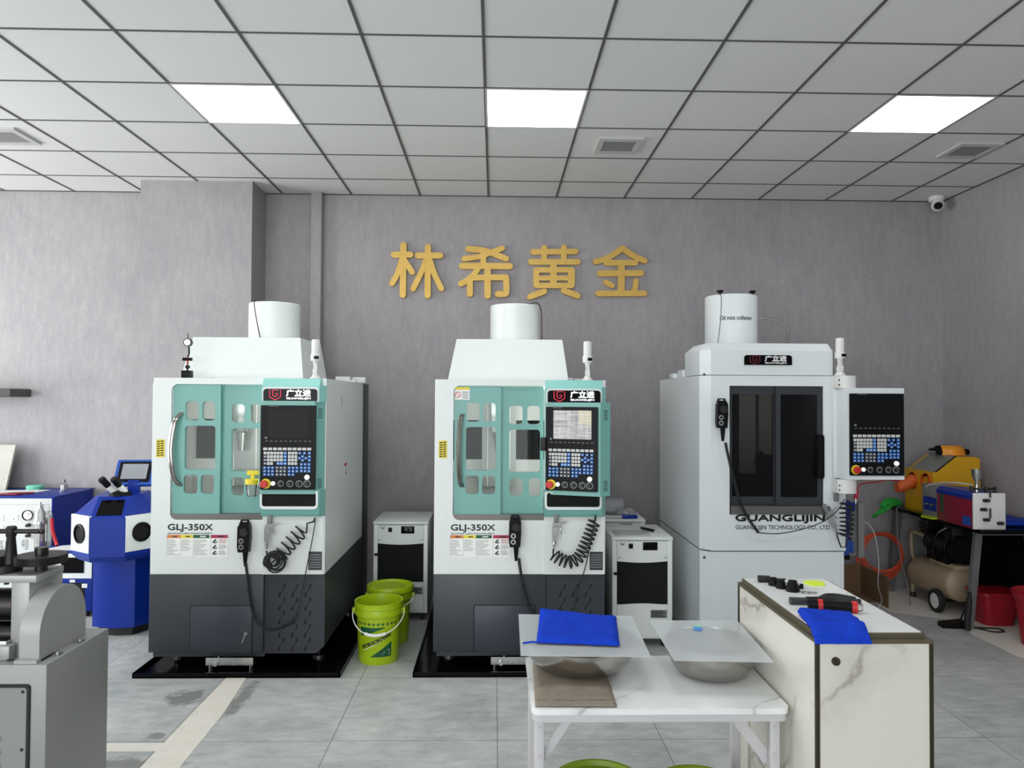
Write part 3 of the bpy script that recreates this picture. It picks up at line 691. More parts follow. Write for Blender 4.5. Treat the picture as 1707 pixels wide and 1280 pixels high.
    if not turned:
        b = MB().box(X1, X1+.0025, 5.06, 5.13, 1.185, 1.205, 2).box(X1, X1+.002, 5.06, 5.13, 1.12, 1.185, 0)
        for k in range(3): b.box(X1, X1+.003, 5.07+.006*k, 5.12-.004*k, 1.13+.018*k, 1.14+.018*k, 1)
        b.build('side_label', ['pwhite', 'pgrey', 'pred'], t)
        b = MB()
        for k in range(6): b.box(X1, X1+.0015, 4.93, 4.97, 1.60+.011*k, 1.604+.011*k)
        b.build('side_vent', 'pgrey', t)
    signal_lamp(t, -1.118+dx, 4.62, 1.768, .25)
    return t
MILL_DX = 1.703
m1 = teal_mill(0, 'teal and white milling machine beside the blue laser welder, dial gauge on its roof edge', False)
m2 = teal_mill(MILL_DX, 'teal and white milling machine with its console swung open, behind the folding table', True)
for dx, lab in ((0, 'shiny black drip tray under the milling machine with the dial gauge'), (MILL_DX, 'shiny black drip tray under the milling machine with the swung console')):
    b = MB(); x0, x1, y0, y1 = -2.115+dx, -.902+dx, 4.40, 6.05
    if dx: x0, x1 = -.474, .77
    b.box(x0, x1, y0, y1, 0, .008)
    for q in ((x0, x1, y0, y0+.008), (x0, x1, y1-.008, y1), (x0, x0+.008, y0, y1), (x1-.008, x1, y0, y1)): b.box(*q, 0, .03)
    tag(b.build('drip_tray', 'gloss', None, ((x0+x1)/2, 5.2, 0)), lab, 'tray', 'drip trays')
# ------------------------------------------------------------------ pendants, air guns and cords
def helix(axis, turns, r, n=14, k=8, rfun=None):
    A = smooth_path(axis, k) if len(axis) > 2 else [Vector(axis[0]).lerp(Vector(axis[1]), i/20) for i in range(21)]
    L = [0]
    for a, b in zip(A[:-1], A[1:]): L.append(L[-1] + (b-a).length)
    out = []; N = int(turns*n); j = 0
    a0 = None
    for i in range(N+1):
        s = L[-1]*i/N
        while j < len(L)-2 and L[j+1] < s: j += 1
        f = (s-L[j])/max(1e-9, L[j+1]-L[j]); c = A[j].lerp(A[j+1], f); d = (A[j+1]-A[j]).normalized()
        u = Vector((0, -1, 0)); u = (u - d*u.dot(d)).normalized(); w = d.cross(u)
        th = 2*PI*i/n; rr = r if rfun is None else r*rfun(i/N)
        out.append(c + rr*(math.cos(th)*u*.55 + math.sin(th)*w))
    return out
def pendant(lab, x, y, z, coil, thin, hook=True):
    """handheld control pendant hanging on the front of a machine; z is its top"""
    t = thing('handheld_pendant', lab, 'remote control', (x, y, z-.19), 'handheld pendants')
    b = MB(); b.plate([(x-.038, z-.16), (x-.032, z-.19), (x+.030, z-.19), (x+.036, z-.10), (x+.034, z-.035), (x+.024, z-.022), (x-.024, z-.022), (x-.036, z-.04)][::-1], [], y-.025, y+.018)
    b.box(x-.030, x+.03, y-.012, y+.018, z-.024, z-.016)
    b.plate(rrect(x-.026, x+.024, z-.022, z, .006), [rrect(x-.016, x+.014, z-.015, z-.006, .003)[::-1]], y-.004, y+.01)
    b.lathe([(.017, 0), (.0125, -.05), (.008, -.09)], (x+.006, y-.003, z-.185), 14); b.build('housing', 'black', t)
    b = MB().cyl((x+.004, y-.025, z-.07), (x+.004, y-.037, z-.07), .026, .024, 24); b.cyl((x+.018, y-.037, z-.06), (x+.018, y-.047, z-.06), .006, .006, 10); b.build('hand_wheel', 'rubber', t)
    for dz in (.122, .158):
        MB().cyl((x-.012, y-.025, z-dz), (x-.012, y-.029, z-dz), .0155, .0155, 20, 1).cyl((x-.012, y-.029, z-dz), (x-.012, y-.038, z-dz), .009, .008, 14, 0).build('selector_knob', ['rubber', 'steel'], t)
    b = MB(); P = smooth_path(coil, 10); b.tube(P, .0045, 6)
    h = helix(coil, sum((Vector(q)-Vector(p)).length for p, q in zip(coil[:-1], coil[1:]))/.0085, .0085, 8, 8); b.tube(h, .0030, 5)
    b.tube(smooth_path(thin, 8), .0034, 6); b.build('coiled_cord', 'rubber', t); return t
def air_gun(lab, x, y, z, hose, tilt=0.0, mt='steel'):
    """blow gun hanging by its hook; x,z at the hook"""
    t = thing('air_gun', lab, 'tool', (x, y, z-.16), 'air blow guns'); T = Matrix.Translation((x, y, z)) @ Matrix.Rotation(tilt, 4, 'Y')
    MB(T).box(-.012, .016, .004, .02, -.058, 0, bev=.003).build('hook', 'pgrey', t)
    b = MB(T); b.bar((-.02, 0, -.066), (.035, 0, -.054), .018, .018); b.plate([(-.024, -.075), (-.022, -.155), (.004, -.155), (.010, -.075)][::-1], [], -.012, .012); b.cyl((.03, 0, -.055), (.066, 0, -.046), .007, .004, 12)
    b.cyl((-.012, 0, -.155), (-.012, 0, -.20), .010, .008, 12); b.cyl((-.012, 0, -.165), (-.012, 0, -.18), .013, .013, 6); b.build('gun_body', mt, t)
    MB(T).tube(smooth_path([(.02, 0, -.062), (.028, 0, -.08), (.026, 0, -.10), (.036, 0, -.118)], 5), .0038, 6).build('trigger', mt, t)
    b = MB().tube(hose, .0052, 7); b.build('coiled_hose', 'rubber', t); return t
pendant('black handheld pendant on the front of the machine with the dial gauge', -1.491, 4.462, 0.918,
        [(-1.478, 4.45, 0.664), (-1.466, 4.44, 0.595), (-1.457, 4.45, 0.479), (-1.427, 4.45, 0.347), (-1.374, 4.44, 0.294), (-1.303, 4.43, 0.275), (-1.185, 4.45, 0.315)],
        [(-1.185, 4.45, 0.315), (-1.167, 4.46, 0.383), (-1.113, 4.46, 0.666), (-1.074, 4.45, 0.872), (-1.076, 4.47, 0.933)])
pendant('black handheld pendant on the front of the machine with the swung console', 0.13, 4.462, 0.95,
        [(0.153, 4.45, 0.693), (0.16, 4.44, 0.631), (0.183, 4.45, 0.514), (0.223, 4.45, 0.384), (0.299, 4.44, 0.283), (0.389, 4.44, 0.265)],
        [(0.389, 4.44, 0.265), (0.462, 4.45, 0.334), (0.485, 4.46, 0.403), (0.513, 4.46, 0.511), (0.56, 4.46, 0.655), (0.609, 4.45, 0.917), (0.619, 4.47, 0.972)])
ball = []
for i in range(150):
    a = 2*PI*i/14; w = i/150
    ball.append(Vector((-1.311, 4.45, 0.679)) + Vector((.047*math.cos(a)*(1-.25*math.sin(w*9)) + .022*math.sin(w*PI*2-1)*.7, -.010-.02*math.sin(a*.5), .047*math.sin(a)*(1-.3*math.cos(w*7)) + .006*math.sin(w*11))))
hz1 = [Vector((-1.361, 4.46, 0.734)), Vector((-1.355, 4.455, 0.713))] + ball + helix([(-1.279, 4.45, 0.7), (-1.237, 4.45, 0.757), (-1.142, 4.45, 0.865)], 5.2, .043) + [Vector((-1.117, 4.45, 0.9)), Vector((-1.081, 4.45, 0.908)), Vector((-1.076, 4.47, 0.926))]
air_gun('silver air gun with a tangled black coil hose under a console', -1.346, 4.45, 0.947, hz1)
hz2 = [Vector((0.363, 4.46, 0.749)), Vector((0.36, 4.455, 0.729))] + helix([(0.359, 4.45, 0.715), (0.403, 4.45, 0.686), (0.461, 4.45, 0.668), (0.512, 4.45, 0.694), (0.551, 4.45, 0.766), (0.584, 4.45, 0.845), (0.609, 4.45, 0.917)], 15, .036) + [Vector((0.618, 4.46, 0.938))]
air_gun('silver air gun with a draped black coil hose under the swung console', 0.376, 4.45, 0.957, hz2)
t = thing('hanging_jar', 'clear jar with a yellow lid hanging on the teal machine door', 'jar', (-1.457, 4.48, 1.053))
c = Vector((-1.458, 4.48, 1.147))
MB().lathe([(.0001, -.092), (.024, -.092), (.028, -.085), (.036, -.02), (.036, 0), (.034, 0), (.033, -.02), (.025, -.084), (.0001, -.086)], c, 24).build('jar_body', 'jar', t)
MB().lathe([(.039, -.016), (.039, .010), (.036, .014), (.0001, .014)], c, 24).build('lid', 'pyellow', t)
MB().box(c.x-.034, c.x+.038, 4.485, 4.515, c.z+.035, c.z+.062, bev=.004).bar((c.x, 4.49, c.z+.01), (c.x, 4.49, c.z+.04), .02, .006).build('hook', 'pyellow', t)
# dial gauge on a magnetic base and a thin steel strip on the first machine's roof edge
x, y, z = -1.903, 4.6, 1.768
t = thing('dial_gauge', 'dial gauge on a black magnetic stand on the machine roof edge', 'gauge', (x, y, z))
MB().box(x-.026, x+.026, y-.03, y+.03, z, z+.048, bev=.003).build('magnetic_base', 'black', t)
MB().tube([(x, y, z+.045), (x+.002, y, z+.10)], .0055, 8).tube([(x+.001, y, z+.085), (x+.002, y, z+.135)], .006, 8, 1).tube([(x+.002, y, z+.13), (x+.010, y, z+.155), (x+.008, y, z+.195)], .0055, 8).build('arm', ['black', 'hosered'], t)
MB().cyl((x-.028, y, z+.118), (x+.028, y, z+.118), .010, .010, 14).cyl((x+.002, y-.012, z+.07), (x+.002, y+.012, z+.07), .011, .011, 14).build('clamp_knob', 'black', t)
g_ = MB().cyl((x+.002, y-.012, z+.222), (x+.002, y+.012, z+.222), .026, .026, 24).cyl((x+.002, y, z+.248), (x, y, z+.28), .004, .003, 8); d_ = g_.build('dial', 'dsteel', t)
MB().cyl((x+.002, y-.0135, z+.222), (x+.002, y-.0118, z+.222), .020, .020, 24).build('dial_face', 'pwhite', d_)
tag(MB().box(*sorted((-1.737, -1.638)), 4.54, 4.56, 1.768, 1.773, bev=.001).build('steel_strip', 'steel', None, (-1.69, 4.55, 1.768)), 'small flat steel strip lying on the machine roof edge beside the dial gauge', 'tool')

# ------------------------------------------------------------------ the all-white machine
t = thing('milling_machine', 'all-white milling machine with a smoked glass door and side-mounted console', 'machine', (1.83, 5.3, 0))
X0, X1, Y0, Y1 = 1.346, 2.289, 4.75, 5.96
b = MB(); outer = [(X0+.06, .676), (X1, .676), (X1, 1.812), (X0+.06, 1.812)]
b.plate(outer, [[(1.528, .91), (1.528, 1.745), (2.145, 1.745), (2.145, .91)]], Y0, Y0+.012)
b.plate([(X0, Y0+.055), (X0+.06, Y0), (X0+.07, Y0+.012), (X0+.012, Y0+.06), (X0+.012, Y1), (X0, Y1)], [], .68, 1.812, axis='z')
b.box(X1-.012, X1, Y0+.012, Y1, .68, 1.812); b.box(X0+.012, X1-.012, Y1-.012, Y1, .68, 1.80); b.box(X0+.012, X1-.012, Y0+.07, Y1, 1.795, 1.812)
b.box(2.20, 2.222, Y0-.03, Y0, 1.06, 1.81, bev=.004)
b.build('upper_body', 'white2', t)
b = MB(); b.plate([(X0+.004, Y0+.06), (X0+.064, Y0+.006), (X1-.01, Y0+.006), (X1-.01, Y1), (X0+.004, Y1)], [], .03, .668, axis='z'); b.plate([(X0+.02, Y0+.08), (X1-.03, Y0+.05), (X1-.03, Y1), (X0+.02, Y1)], [], .0, .03, axis='z')
b.bar((X1-.04, Y0+.004, .04), (X1-.04, Y0+.004, .66), .006, .003)
b.build('lower_body', 'white2', t)
for q in ((1.372, Y0+.028, .628), (1.372, Y0+.028, 1.818)): MB().cyl(q, (q[0]-.004, q[1]-.006, q[2]), .007).build('bolt', 'black', t)
b = MB(); yh = Y0-.004
b.plate([(1.80, 1.80), (1.80, 1.972)][:0] or [(Y0-.004, 1.816), (Y0-.004, 1.975), (Y0+.07, 2.028), (5.17, 2.028), (5.17, 1.816)], [], X0+.058, 2.205, axis='x')
b.plate([(X0, 4.80), (X0+.058, Y0-.004), (X0+.058, 5.17), (X0, 5.17)], [], 1.816, 1.978, axis='z')
b.add([(X0, 4.80, 1.978), (X0+.058, Y0-.004, 1.978), (X0+.058, 5.17, 1.978), (X0, 5.17, 1.978), (X0+.058, Y0+.07, 2.028), (X0+.058, 5.17, 2.028), (X0+.01, 4.87, 2.0)], [(0, 1, 4), (0, 4, 5, 3)])
b.box(1.34, 1.42, 5.5, 5.62, 1.812, 1.85, bev=.006); b.box(1.36, 1.46, 5.3, 5.44, 1.812, 1.87, bev=.006)
b.build('head_cover', 'white2', t)
logo_panel(t, 1.622, 1.934, 1.881, 1.945, Y0-.009, lit=False)
# window, smoked doors, dark inside
b = MB(); hollow(b, 1.50, 2.17, 4.86, 5.75, .86, 1.76, .01); b.build('enclosure_liner', 'dark', t)
b = MB().box(1.775, 1.895, 5.3, 5.7, 1.12, 1.745).box(1.92, 2.035, 5.3, 5.7, 1.26, 1.745); b.build('spindle_column', 'liner', t)
MB().box(1.55, 2.13, 4.88, 4.92, 1.73, 1.745).build('work_light', 'lamp', t)
MB().box(2.05, 2.15, 5.66, 5.74, 1.2, 1.52).build('bellows', 'void', t)
b = MB().cyl((1.98, 5.28, 1.26), (1.98, 5.28, 1.15), .05, .03).cyl((1.93, 5.28, 1.27), (1.87, 5.2, 1.2), .02, .02); b.box(1.6, 2.1, 5.1, 5.5, 1.06, 1.09).box(1.55, 2.13, 4.95, 5.1, .99, 1.01); b.build('spindle', 'dsteel', t)
def smoked(x0, x1, y, nm):
    o = MB().plate([(x0, .968), (x1, .968), (x1, 1.744), (x0, 1.744)], [rrect(x0+.03, x1-.03, 1.02, 1.69, .008)[::-1]], y, y+.025).build('sliding_door', 'dark', t)
    MB().box(x0+.025, x1-.025, y+.010, y+.015, 1.01, 1.70).build('window_pane', 'tint', o); return o
smoked(1.53, 1.865, Y0+.05, 'a'); rd = smoked(1.84, 2.143, Y0+.018, 'b')
b = MB(); b.plate(rrect(2.098, 2.142, 1.145, 1.43, .016), [], Y0-.02, Y0+.015); b.build('handle', 'black', rd)
MB().plate([(1.534, .912), (2.182, .912), (2.182, .966), (1.534, .966)], [], Y0-.012, Y0+.06).build('sill', 'sill', t, label='grey metal door sill')
l = MB().text('GUANGLIJIN', 1.567, 2.15, .856, .909, Y0-.002, bold=.0035); l.text('GUANGLIJIN TECHNOLOGY CO., LTD.', 1.567, 2.19, .806, .842, Y0-.001, bold=.0004); l.build('lettering', 'pblack', t)
# console on its hinged arm
b = MB(); b.plate([(2.238, 4.62), (2.605, 4.62), (2.605, 4.72), (2.50, 4.78), (2.225, 4.78), (2.215, 4.70)], [], 1.152, 1.733, axis='z')
cc = b.build('console_case', 'white2', t)
operator_panel(t, Vector((2.251, 4.62, 1.178)) - Vector(t['_o']), 0, .348, .520)
for za, zb_, r in ((1.733, 1.812, .066), (1.060, 1.150, .068)):
    b = MB().cyl((2.262, 4.70, za), (2.262, 4.70, zb_), r, r, 28); b.box(2.195, 2.262, 4.66, 4.765, za, zb_, bev=.003)
    for dz in (.02, .05): b.cyl((2.207, 4.66, za+dz), (2.207, 4.656, za+dz), .005, .005, 8, 1)
    b.build('hinge_block', ['offwhite', 'black'], t)
MB().box(2.205, 2.228, 4.715, 4.745, 1.0, 1.055, bev=.003).build('hook', 'pgrey', t)
signal_lamp(t, 2.222, 4.68, 1.812, .245)
cx, cy, cz0 = 1.735, 5.36, 2.028
mc = MB().lathe([(.0001, cz0), (.186, cz0), (.186, cz0+.375), (.182, cz0+.382), (.0001, cz0+.382)], (cx, cy, 0), 48).build('mist_collector', 'white2', t)
for a in (-2.35, -.75, 1.6):
    MB().cyl((cx+.165*math.cos(a), cy+.165*math.sin(a), cz0+.376), (cx+.165*math.cos(a), cy+.165*math.sin(a), cz0+.40), .008).cyl((cx+.165*math.cos(a), cy+.165*math.sin(a), cz0+.395), (cx+.165*math.cos(a), cy+.165*math.sin(a), cz0+.412), .02, .024, 14).build('clamp_knob', 'black', mc)
tx = MB().text('Oil mist collector', -.155, .085, 0, .03, 0, keep=False, bold=.0008)
tx.v = [Vector((cx + (.1868)*math.sin(v.x/.186+.10), cy - .1868*math.cos(v.x/.186+.10), cz0+.195+v.z)) for v in tx.v]; tx.build('lettering', 'pblack', mc)
MB().tube(smooth_path([(cx+.186, cy-.02, cz0+.22), (cx+.25, cy-.02, cz0+.225), (cx+.37, cy, cz0+.20), (cx+.43, cy+.02, cz0+.13), (cx+.44, cy+.1, cz0-.02)], 8), .011, 10).build('drain_hose', 'jar', mc)
MB().tube(smooth_path([(cx-.13, cy-.12, cz0+.385), (cx-.125, cy-.17, cz0+.36), (cx-.135, cy-.19, cz0+.2), (cx-.16, cy-.2, cz0+.01)], 8), .0035, 6).build('power_cord', 'pgrey', mc)
# air preparation unit on its far side
px0 = 2.289
b = MB().box(px0, px0+.245, 5.02, 5.06, .585, .955, bev=.004); b.box(px0+.205, px0+.245, 4.99, 5.06, .58, .955, bev=.003); b.build('air_unit_bracket', 'grey', t)
b = MB().lathe([(.0001, .735), (.036, .74), (.05, .78), (.05, .965), (.04, .975), (.0001, .975)], (px0+.085, 4.97, 0), 24); b.box(px0+.02, px0+.16, 4.94, 5.0, .90, .96, bev=.01)
b.build('air_filter', 'blue', t)
b = MB().ball((px0+.062, 4.95, .665), .068, sz=1.0).lathe([(.058, .70), (.062, .73), (.05, .745)], (px0+.062, 4.95, 0), 20); b.box(px0+.10, px0+.15, 4.94, 4.99, .62, .70, bev=.008); b.build('filter_bowl', 'blue2', t)
b = MB().cyl((px0+.03, 4.94, .58), (px0+.03, 4.94, .61), .018).cyl((px0+.10, 4.94, .58), (px0+.10, 4.94, .61), .018); b.build('drain_knob', 'black', t)
MB().cyl((px0+.175, 4.97, .955), (px0+.175, 4.97, .99), .012, .012, 10, 1).cyl((px0+.175, 4.97, .985), (px0+.19, 4.97, 1.045), .014, .008, 10).build('hose_fitting', ['hosered', 'steel'], t)
pendant('black handheld pendant hanging on the all-white machine', 1.466, 4.715, 1.662,
        [(1.488, 4.7, 1.377), (1.493, 4.69, 1.324), (1.528, 4.69, 1.178), (1.574, 4.69, 1.006), (1.624, 4.69, 0.902), (1.694, 4.69, 0.803)],
        [(1.694, 4.69, 0.803), (1.833, 4.69, 0.799), (2.008, 4.69, 0.834), (2.132, 4.68, 0.89), (2.201, 4.66, 0.962), (2.249, 4.68, 1.02)])
hz3 = helix([(2.255, 4.66, 1), (2.251, 4.66, 0.954), (2.254, 4.66, 0.885), (2.25, 4.66, 0.824), (2.239, 4.66, 0.775)], 8, .042) + [Vector((2.241, 4.65, 0.72)), Vector((2.21, 4.65, 0.72)), Vector((2.192, 4.66, 0.782)), Vector((2.193, 4.67, 0.807))]
air_gun('air gun with a black coil hose beside the smoked door sill', 2.13, 4.71, 0.977, hz3, tilt=-.5, mt='alu')

# ------------------------------------------------------------------ water chillers
def chiller(lab, x0, y0, w=.41, d=.50, lit=False):
    t = thing('water_chiller', lab, 'chiller', (x0+w/2, y0+d/2, 0), 'white water chillers'); x1, y1 = x0+w, y0+d; zt = .735
    b = MB(); b.box(x0, x1, y0, y1, zt-.022, zt, bev=.004); b.box(x0+.004, x0+.035, y0+.004, y1, .06, zt-.022, bev=.003); b.box(x1-.035, x1-.004, y0+.004, y1, .06, zt-.022, bev=.003)
    b.box(x0+.03, x1-.03, y0+.012, y1, .06, zt-.03); b.build('cabinet', 'white', t)
    top = [(x0+.036, .575)] + [(x0+.036+(w-.072)*k/10, .575-.010*math.sin(PI*k/10)) for k in range(1, 10)] + [(x1-.036, .575), (x1-.036, zt-.026), (x0+.036, zt-.026)]
    b = MB().plate(top, [], y0+.003, y0+.012)
    for sx in (.05, w-.05): b.cyl((x0+sx, y0+.003, .6), (x0+sx, y0, .6), .005, .005, 8, 1)
    cp = b.build('front_panel', ['white', 'pgrey'], t)
    MB().box(x0+.208, x0+.306, y0-.001, y0+.004, .648, .702, bev=.002).build('display', 'gloss', cp)
    MB().box(x0+.113, x0+.141, y0-.004, y0+.004, .660, .692, bev=.002).build('switch', 'black', cp)
    e = MB(); q = (x0+.071, y0+.002, .690)
    for k in (-2, -1, 0, 1, 2): e.bar((q[0]+.006*k, q[1], q[2]), (q[0]+.008*k, q[1], q[2]+.011), .001, .003)
    e.box(q[0]-.012, q[0]+.012, q[1]-.0005, q[1]+.0005, q[2]-.008, q[2]); e.build('emblem', 'pgrey', cp)
    MB().plate([(x0+.036, .29), (x1-.036, .29)] + [(x1-.036, .575)] + [(x0+.036+(w-.072)*k/10, .575-.010*math.sin(PI*k/10)) for k in range(9, 0, -1)] + [(x0+.036, .575)], [], y0+.006, y0+.012).build('air_grille', 'void', t, label='black air intake grille')
    lo = [(x0+.036, .07), (x1-.036, .07), (x1-.036, .285)] + [(x0+.036+(w-.072)*k/10, .285+.010*math.sin(PI*k/10)) for k in range(9, 0, -1)] + [(x0+.036, .285)]
    lp = MB().plate(lo, [], y0+.003, y0+.012).build('lower_panel', 'white', t)
    b = MB().box(x0+.26, x0+.37, y0+.001, y0+.004, .20, .252)
    for k in range(6): b.box(x0+.266, x0+.362-.012*(k % 3), y0, y0+.002, .206+.0075*k, .210+.0075*k, 1)
    b.build('rating_plate', ['pgrey', 'pblack'], lp)
    MB().box(x0+.012, x0+.045, y0-.012, y0+.004, .487, .503, bev=.002).bar((x0+.04, y0-.008, .495), (x0+.085, y0-.006, .494), .006, .006).build('latch', 'black', t)
    for cx_ in (x0+.05, x1-.05):
        for cy_ in (y0+.06, y1-.06): MB().cyl((cx_-.012, cy_, .03), (cx_+.012, cy_, .03), .03, .03, 18).box(cx_-.02, cx_+.02, cy_-.012, cy_+.012, .03, .062).build('caster', 'rubber', t)
    if lit:
        MB().text('4.5', x0+.23, x0+.29, .664, .688, y0-.0016).build('digits', 'pgrey', cp)
    return t
chiller('white water chiller behind the lime green buckets', -.895, 5.50, lit=True)
chiller('white water chiller next to the folding table with a plastic sheet and pen on top', .787, 4.90)
chiller('white water chiller with a blue handled tool and film on top', .752, 5.62)
tag(MB().box(.82, 1.06, 4.94, 5.14, .735, .742, bev=.002).build('plastic_sheet', 'frost', None, (.94, 5.04, .735)), 'clear plastic sheet lying on the chiller beside a black pen', 'plastic sheet')
tag(MB(rotz(1.07, 5.11, -1.05, .743)).box(-.06, .06, -.011, .011, 0, .016, bev=.004).box(-.075, -.06, -.004, .004, .004, .012).build('marker_pen', 'black', None, (1.07, 5.11, .743)), 'black marker pen lying on the chiller top', 'pen')
t = thing('scraper_tool', 'steel rod tool with a dark blue handle on the rear chiller', 'tool', (.95, 5.66, .735))
MB().box(.985, 1.105, 5.645, 5.675, .737, .765, bev=.006).build('handle', 'blue', t); MB().tube([(.68, 5.66, .752), (.99, 5.66, .752)], .008, 10).build('rod', 'steel', t)
def crumple(lab, c, rx, ry, rz, mt, seed, name, cat, amp=.35, n=28, k=16):
    b = MB(); vs = []; 
    for j in range(k+1):
        for i in range(n):
            a, e = 2*PI*i/n, PI*j/k; v = Vector((math.sin(e)*math.cos(a), math.sin(e)*math.sin(a), -math.cos(e)))
            f = 1 + amp*noise.noise(v*2.6 + Vector((seed, 0, 0))); q = Vector((c[0]+rx*f*v.x, c[1]+ry*f*v.y, c[2]+rz*max(-1, f*v.z)))
            vs.append(q)
    b.add(vs, [(j*n+i, j*n+(i+1) % n, (j+1)*n+(i+1) % n, (j+1)*n+i) for j in range(k) for i in range(n)])
    o = b.build(name, mt, None, (c[0], c[1], c[2]-rz)); return tag(o, lab, cat)
b = MB().lathe([(.02, -.10), (.068, -.10), (.070, -.06), (.066, 0), (.071, .06), (.068, .16), (.02, .165)], (.86, 5.84, .810), 24, 0, 'x')
tag(b.build('film_roll', 'pbag', None, (.86, 5.84, .735)), 'roll of clear bubble film on the rear chiller', 'film roll')
crumple('crumpled clear film on the rear chiller behind the blue handle', (1.03, 5.80, .765), .09, .06, .03, 'pbag', 4, 'plastic_film', 'plastic film')

# ------------------------------------------------------------------ green pails
def pail(lab, cx, cy, lid, printed, hang, mt='lime', group='green pails', r=.152, h=.375, back=False):
    t = thing('pail', lab, 'bucket', (cx, cy, 0), group); C = (cx, cy, 0)
    rb = r*.80; rt_ = r*.945
    out = [(.0001, .004), (rb-.01, .004), (rb, .0), (rb+.004, .008), (rt_-.006, h-.082), (r-.002, h-.08), (r, h-.074), (r-.004, h-.045), (r-.006, h-.038), (r+.002, h-.034), (r+.003, h-.026), (r, h-.008), (r+.002, h-.002), (r-.002, h), (r-.010, h-.003)]
    if lid: out += [(r-.014, h-.022), (r*.62, h-.020), (r*.58, h-.012), (r*.3, h-.014), (.0001, h-.018)]
    else: out += [(rt_-.010, h-.06), (rb-.004, .02), (.0001, .016)]
    MB().lathe(out, C, 56).build('pail_body' if not lid else 'pail_body', mt, t)
    if lid: MB().lathe([(r-.002, h-.03), (r+.006, h-.03), (r+.006, h-.004), (r+.002, h+.004), (r-.008, h+.003), (r-.015, h-.012), (r*.62, h-.012), (r*.58, h-.004), (r*.3, h-.005), (.0001, h-.009)], C, 56).build('lid', mt, t)
    for s in (-1, 1): MB().box(cx+s*(r+.004)-.012, cx+s*(r+.004)+.012, cy-.014, cy+.014, h-.085, h-.05, bev=.004).build('handle_ear', mt, t)
    if hang:
        P = []
        sgn = 1 if back else -1
        for k in range(25):
            a = PI*k/24; u = math.cos(a); v = math.sin(a)
            P.append((cx-(r+.012)*u, cy + sgn*(r*.985+.006)*v*(1.0 if abs(u) < .95 else 1), h-.066-(hang)*v))
        # keep the wire just outside the pail wall
        hd = MB().tube(P, .0038, 8).build('bail_handle', 'pwhite', t)
        m = P[9:16]; MB().tube(m, .0095, 10).build('hand_grip', 'pwhite', hd)
    if printed:
        def wrap(b, u, z, e=.0012):
            rr = rb + .004 + (rt_-.010-rb)*(z-.008)/(h-.09) + e; a = u/rb; return (cx + rr*math.sin(a), cy - rr*math.cos(a), z)
        g = MB()
        def area_(u0, u1, lo, hi, n=12):
            vs = []
            for i in range(n+1):
                u = u0+(u1-u0)*i/n
                for q in range(4): vs.append(wrap(g, u, lo(u)+(hi(u)-lo(u))*q/3))
            g.add(vs, [(i*4+q, (i+1)*4+q, (i+1)*4+q+1, i*4+q+1) for i in range(n) for q in range(3)])
        area_(-.095, .055, lambda u: min(.232, .175+max(0, (u+.095)*.38)), lambda u: .234+.004*(u+.095))
        area_(-.03, .095, lambda u: .052+.002*u, lambda u: .053+(u+.03)*.72*(1 if u < .06 else 1))
        g.build('printed_band', 'pgreen', t)
        g = MB()
        for k in range(10):
            u0 = -.115+.026*k; pts = [(u0+(.0125 if q % 2 == 0 else .0052)*math.sin(2*PI*q/10), .254+(.0125 if q % 2 == 0 else .0052)*math.cos(2*PI*q/10)) for q in range(10)]
            g.add([wrap(g, u0, .254)] + [wrap(g, *p) for p in pts], [(0, 1+(i+1) % 10, 1+i) for i in range(10)])
        g.build('printed_stars', 'pgreen', t)
        v, f = text_geo('PETROCROWN'); us = [p[0] for p in v]; L = max(us)
        g = MB(); g.add([wrap(g, -.085+.17*p[0]/L, .095+.13*(p[0]/L)*.62+.034*p[1], .0022) for p in v], f)
        [g.add([wrap(g, -.085+dx_+.17*p[0]/L, .095+.13*(p[0]/L)*.62+.034*p[1]+dz_, .0021) for p in v], f) for dx_, dz_ in ((.0014, 0), (-.0014, 0), (0, .0014), (0, -.0014))]; g.build('lettering', 'pblack', t)
        v, f = text_geo('PETROCROWN LUBRICANT'); L = max(p[0] for p in v)
        g = MB()
        for q, ww in ((0, .045), (1, .05), (2, .042)):
            for k in range(1): 
                u0 = .085-ww; z = .066+.013*q; g.add([wrap(g, u0+(.012*q if q else 0), z, .0022), wrap(g, .085, z, .0022), wrap(g, .085, z+.0025, .0022), wrap(g, u0+(.012*q if q else 0), z+.0025, .0022)], [(0, 1, 2, 3)])
        u0, u1 = -.07, .06
        vs = [wrap(g, u0+(u1-u0)*i/12, .090+.0785*i/12+d, .0021) for i in range(13) for d in (0, .004)]
        g.add(vs, [(2*i, 2*i+2, 2*i+3, 2*i+1) for i in range(12)]); g.build('printed_lines', 'pwhite', t)
    return t
pail('open lime green pail with dark green print and stars, in front of a lidded pail', -.725, 4.72, False, True, .115)
pail('lidded lime green pail standing behind the open pail', -.705, 5.08, True, False, .06)
pail('olive green lidded pail with a raised wire handle under the folding table', .355, 2.47, True, False, .02, 'olive', back=True)
pail('olive green open pail under the table end nearest the counter', .685, 2.437, False, False, 0, 'olive')
b = MB().lathe([(.0001, .0), (.085, .0), (.115, .20), (.122, .205), (.118, .21), (.110, .2), (.082, .01), (.0001, .01)], (0, 2.78, 0), 40)
tag(b.build('basin', 'orange', None, (0, 2.78, 0)), 'orange tub on the floor just past the folding table leg', 'tub')
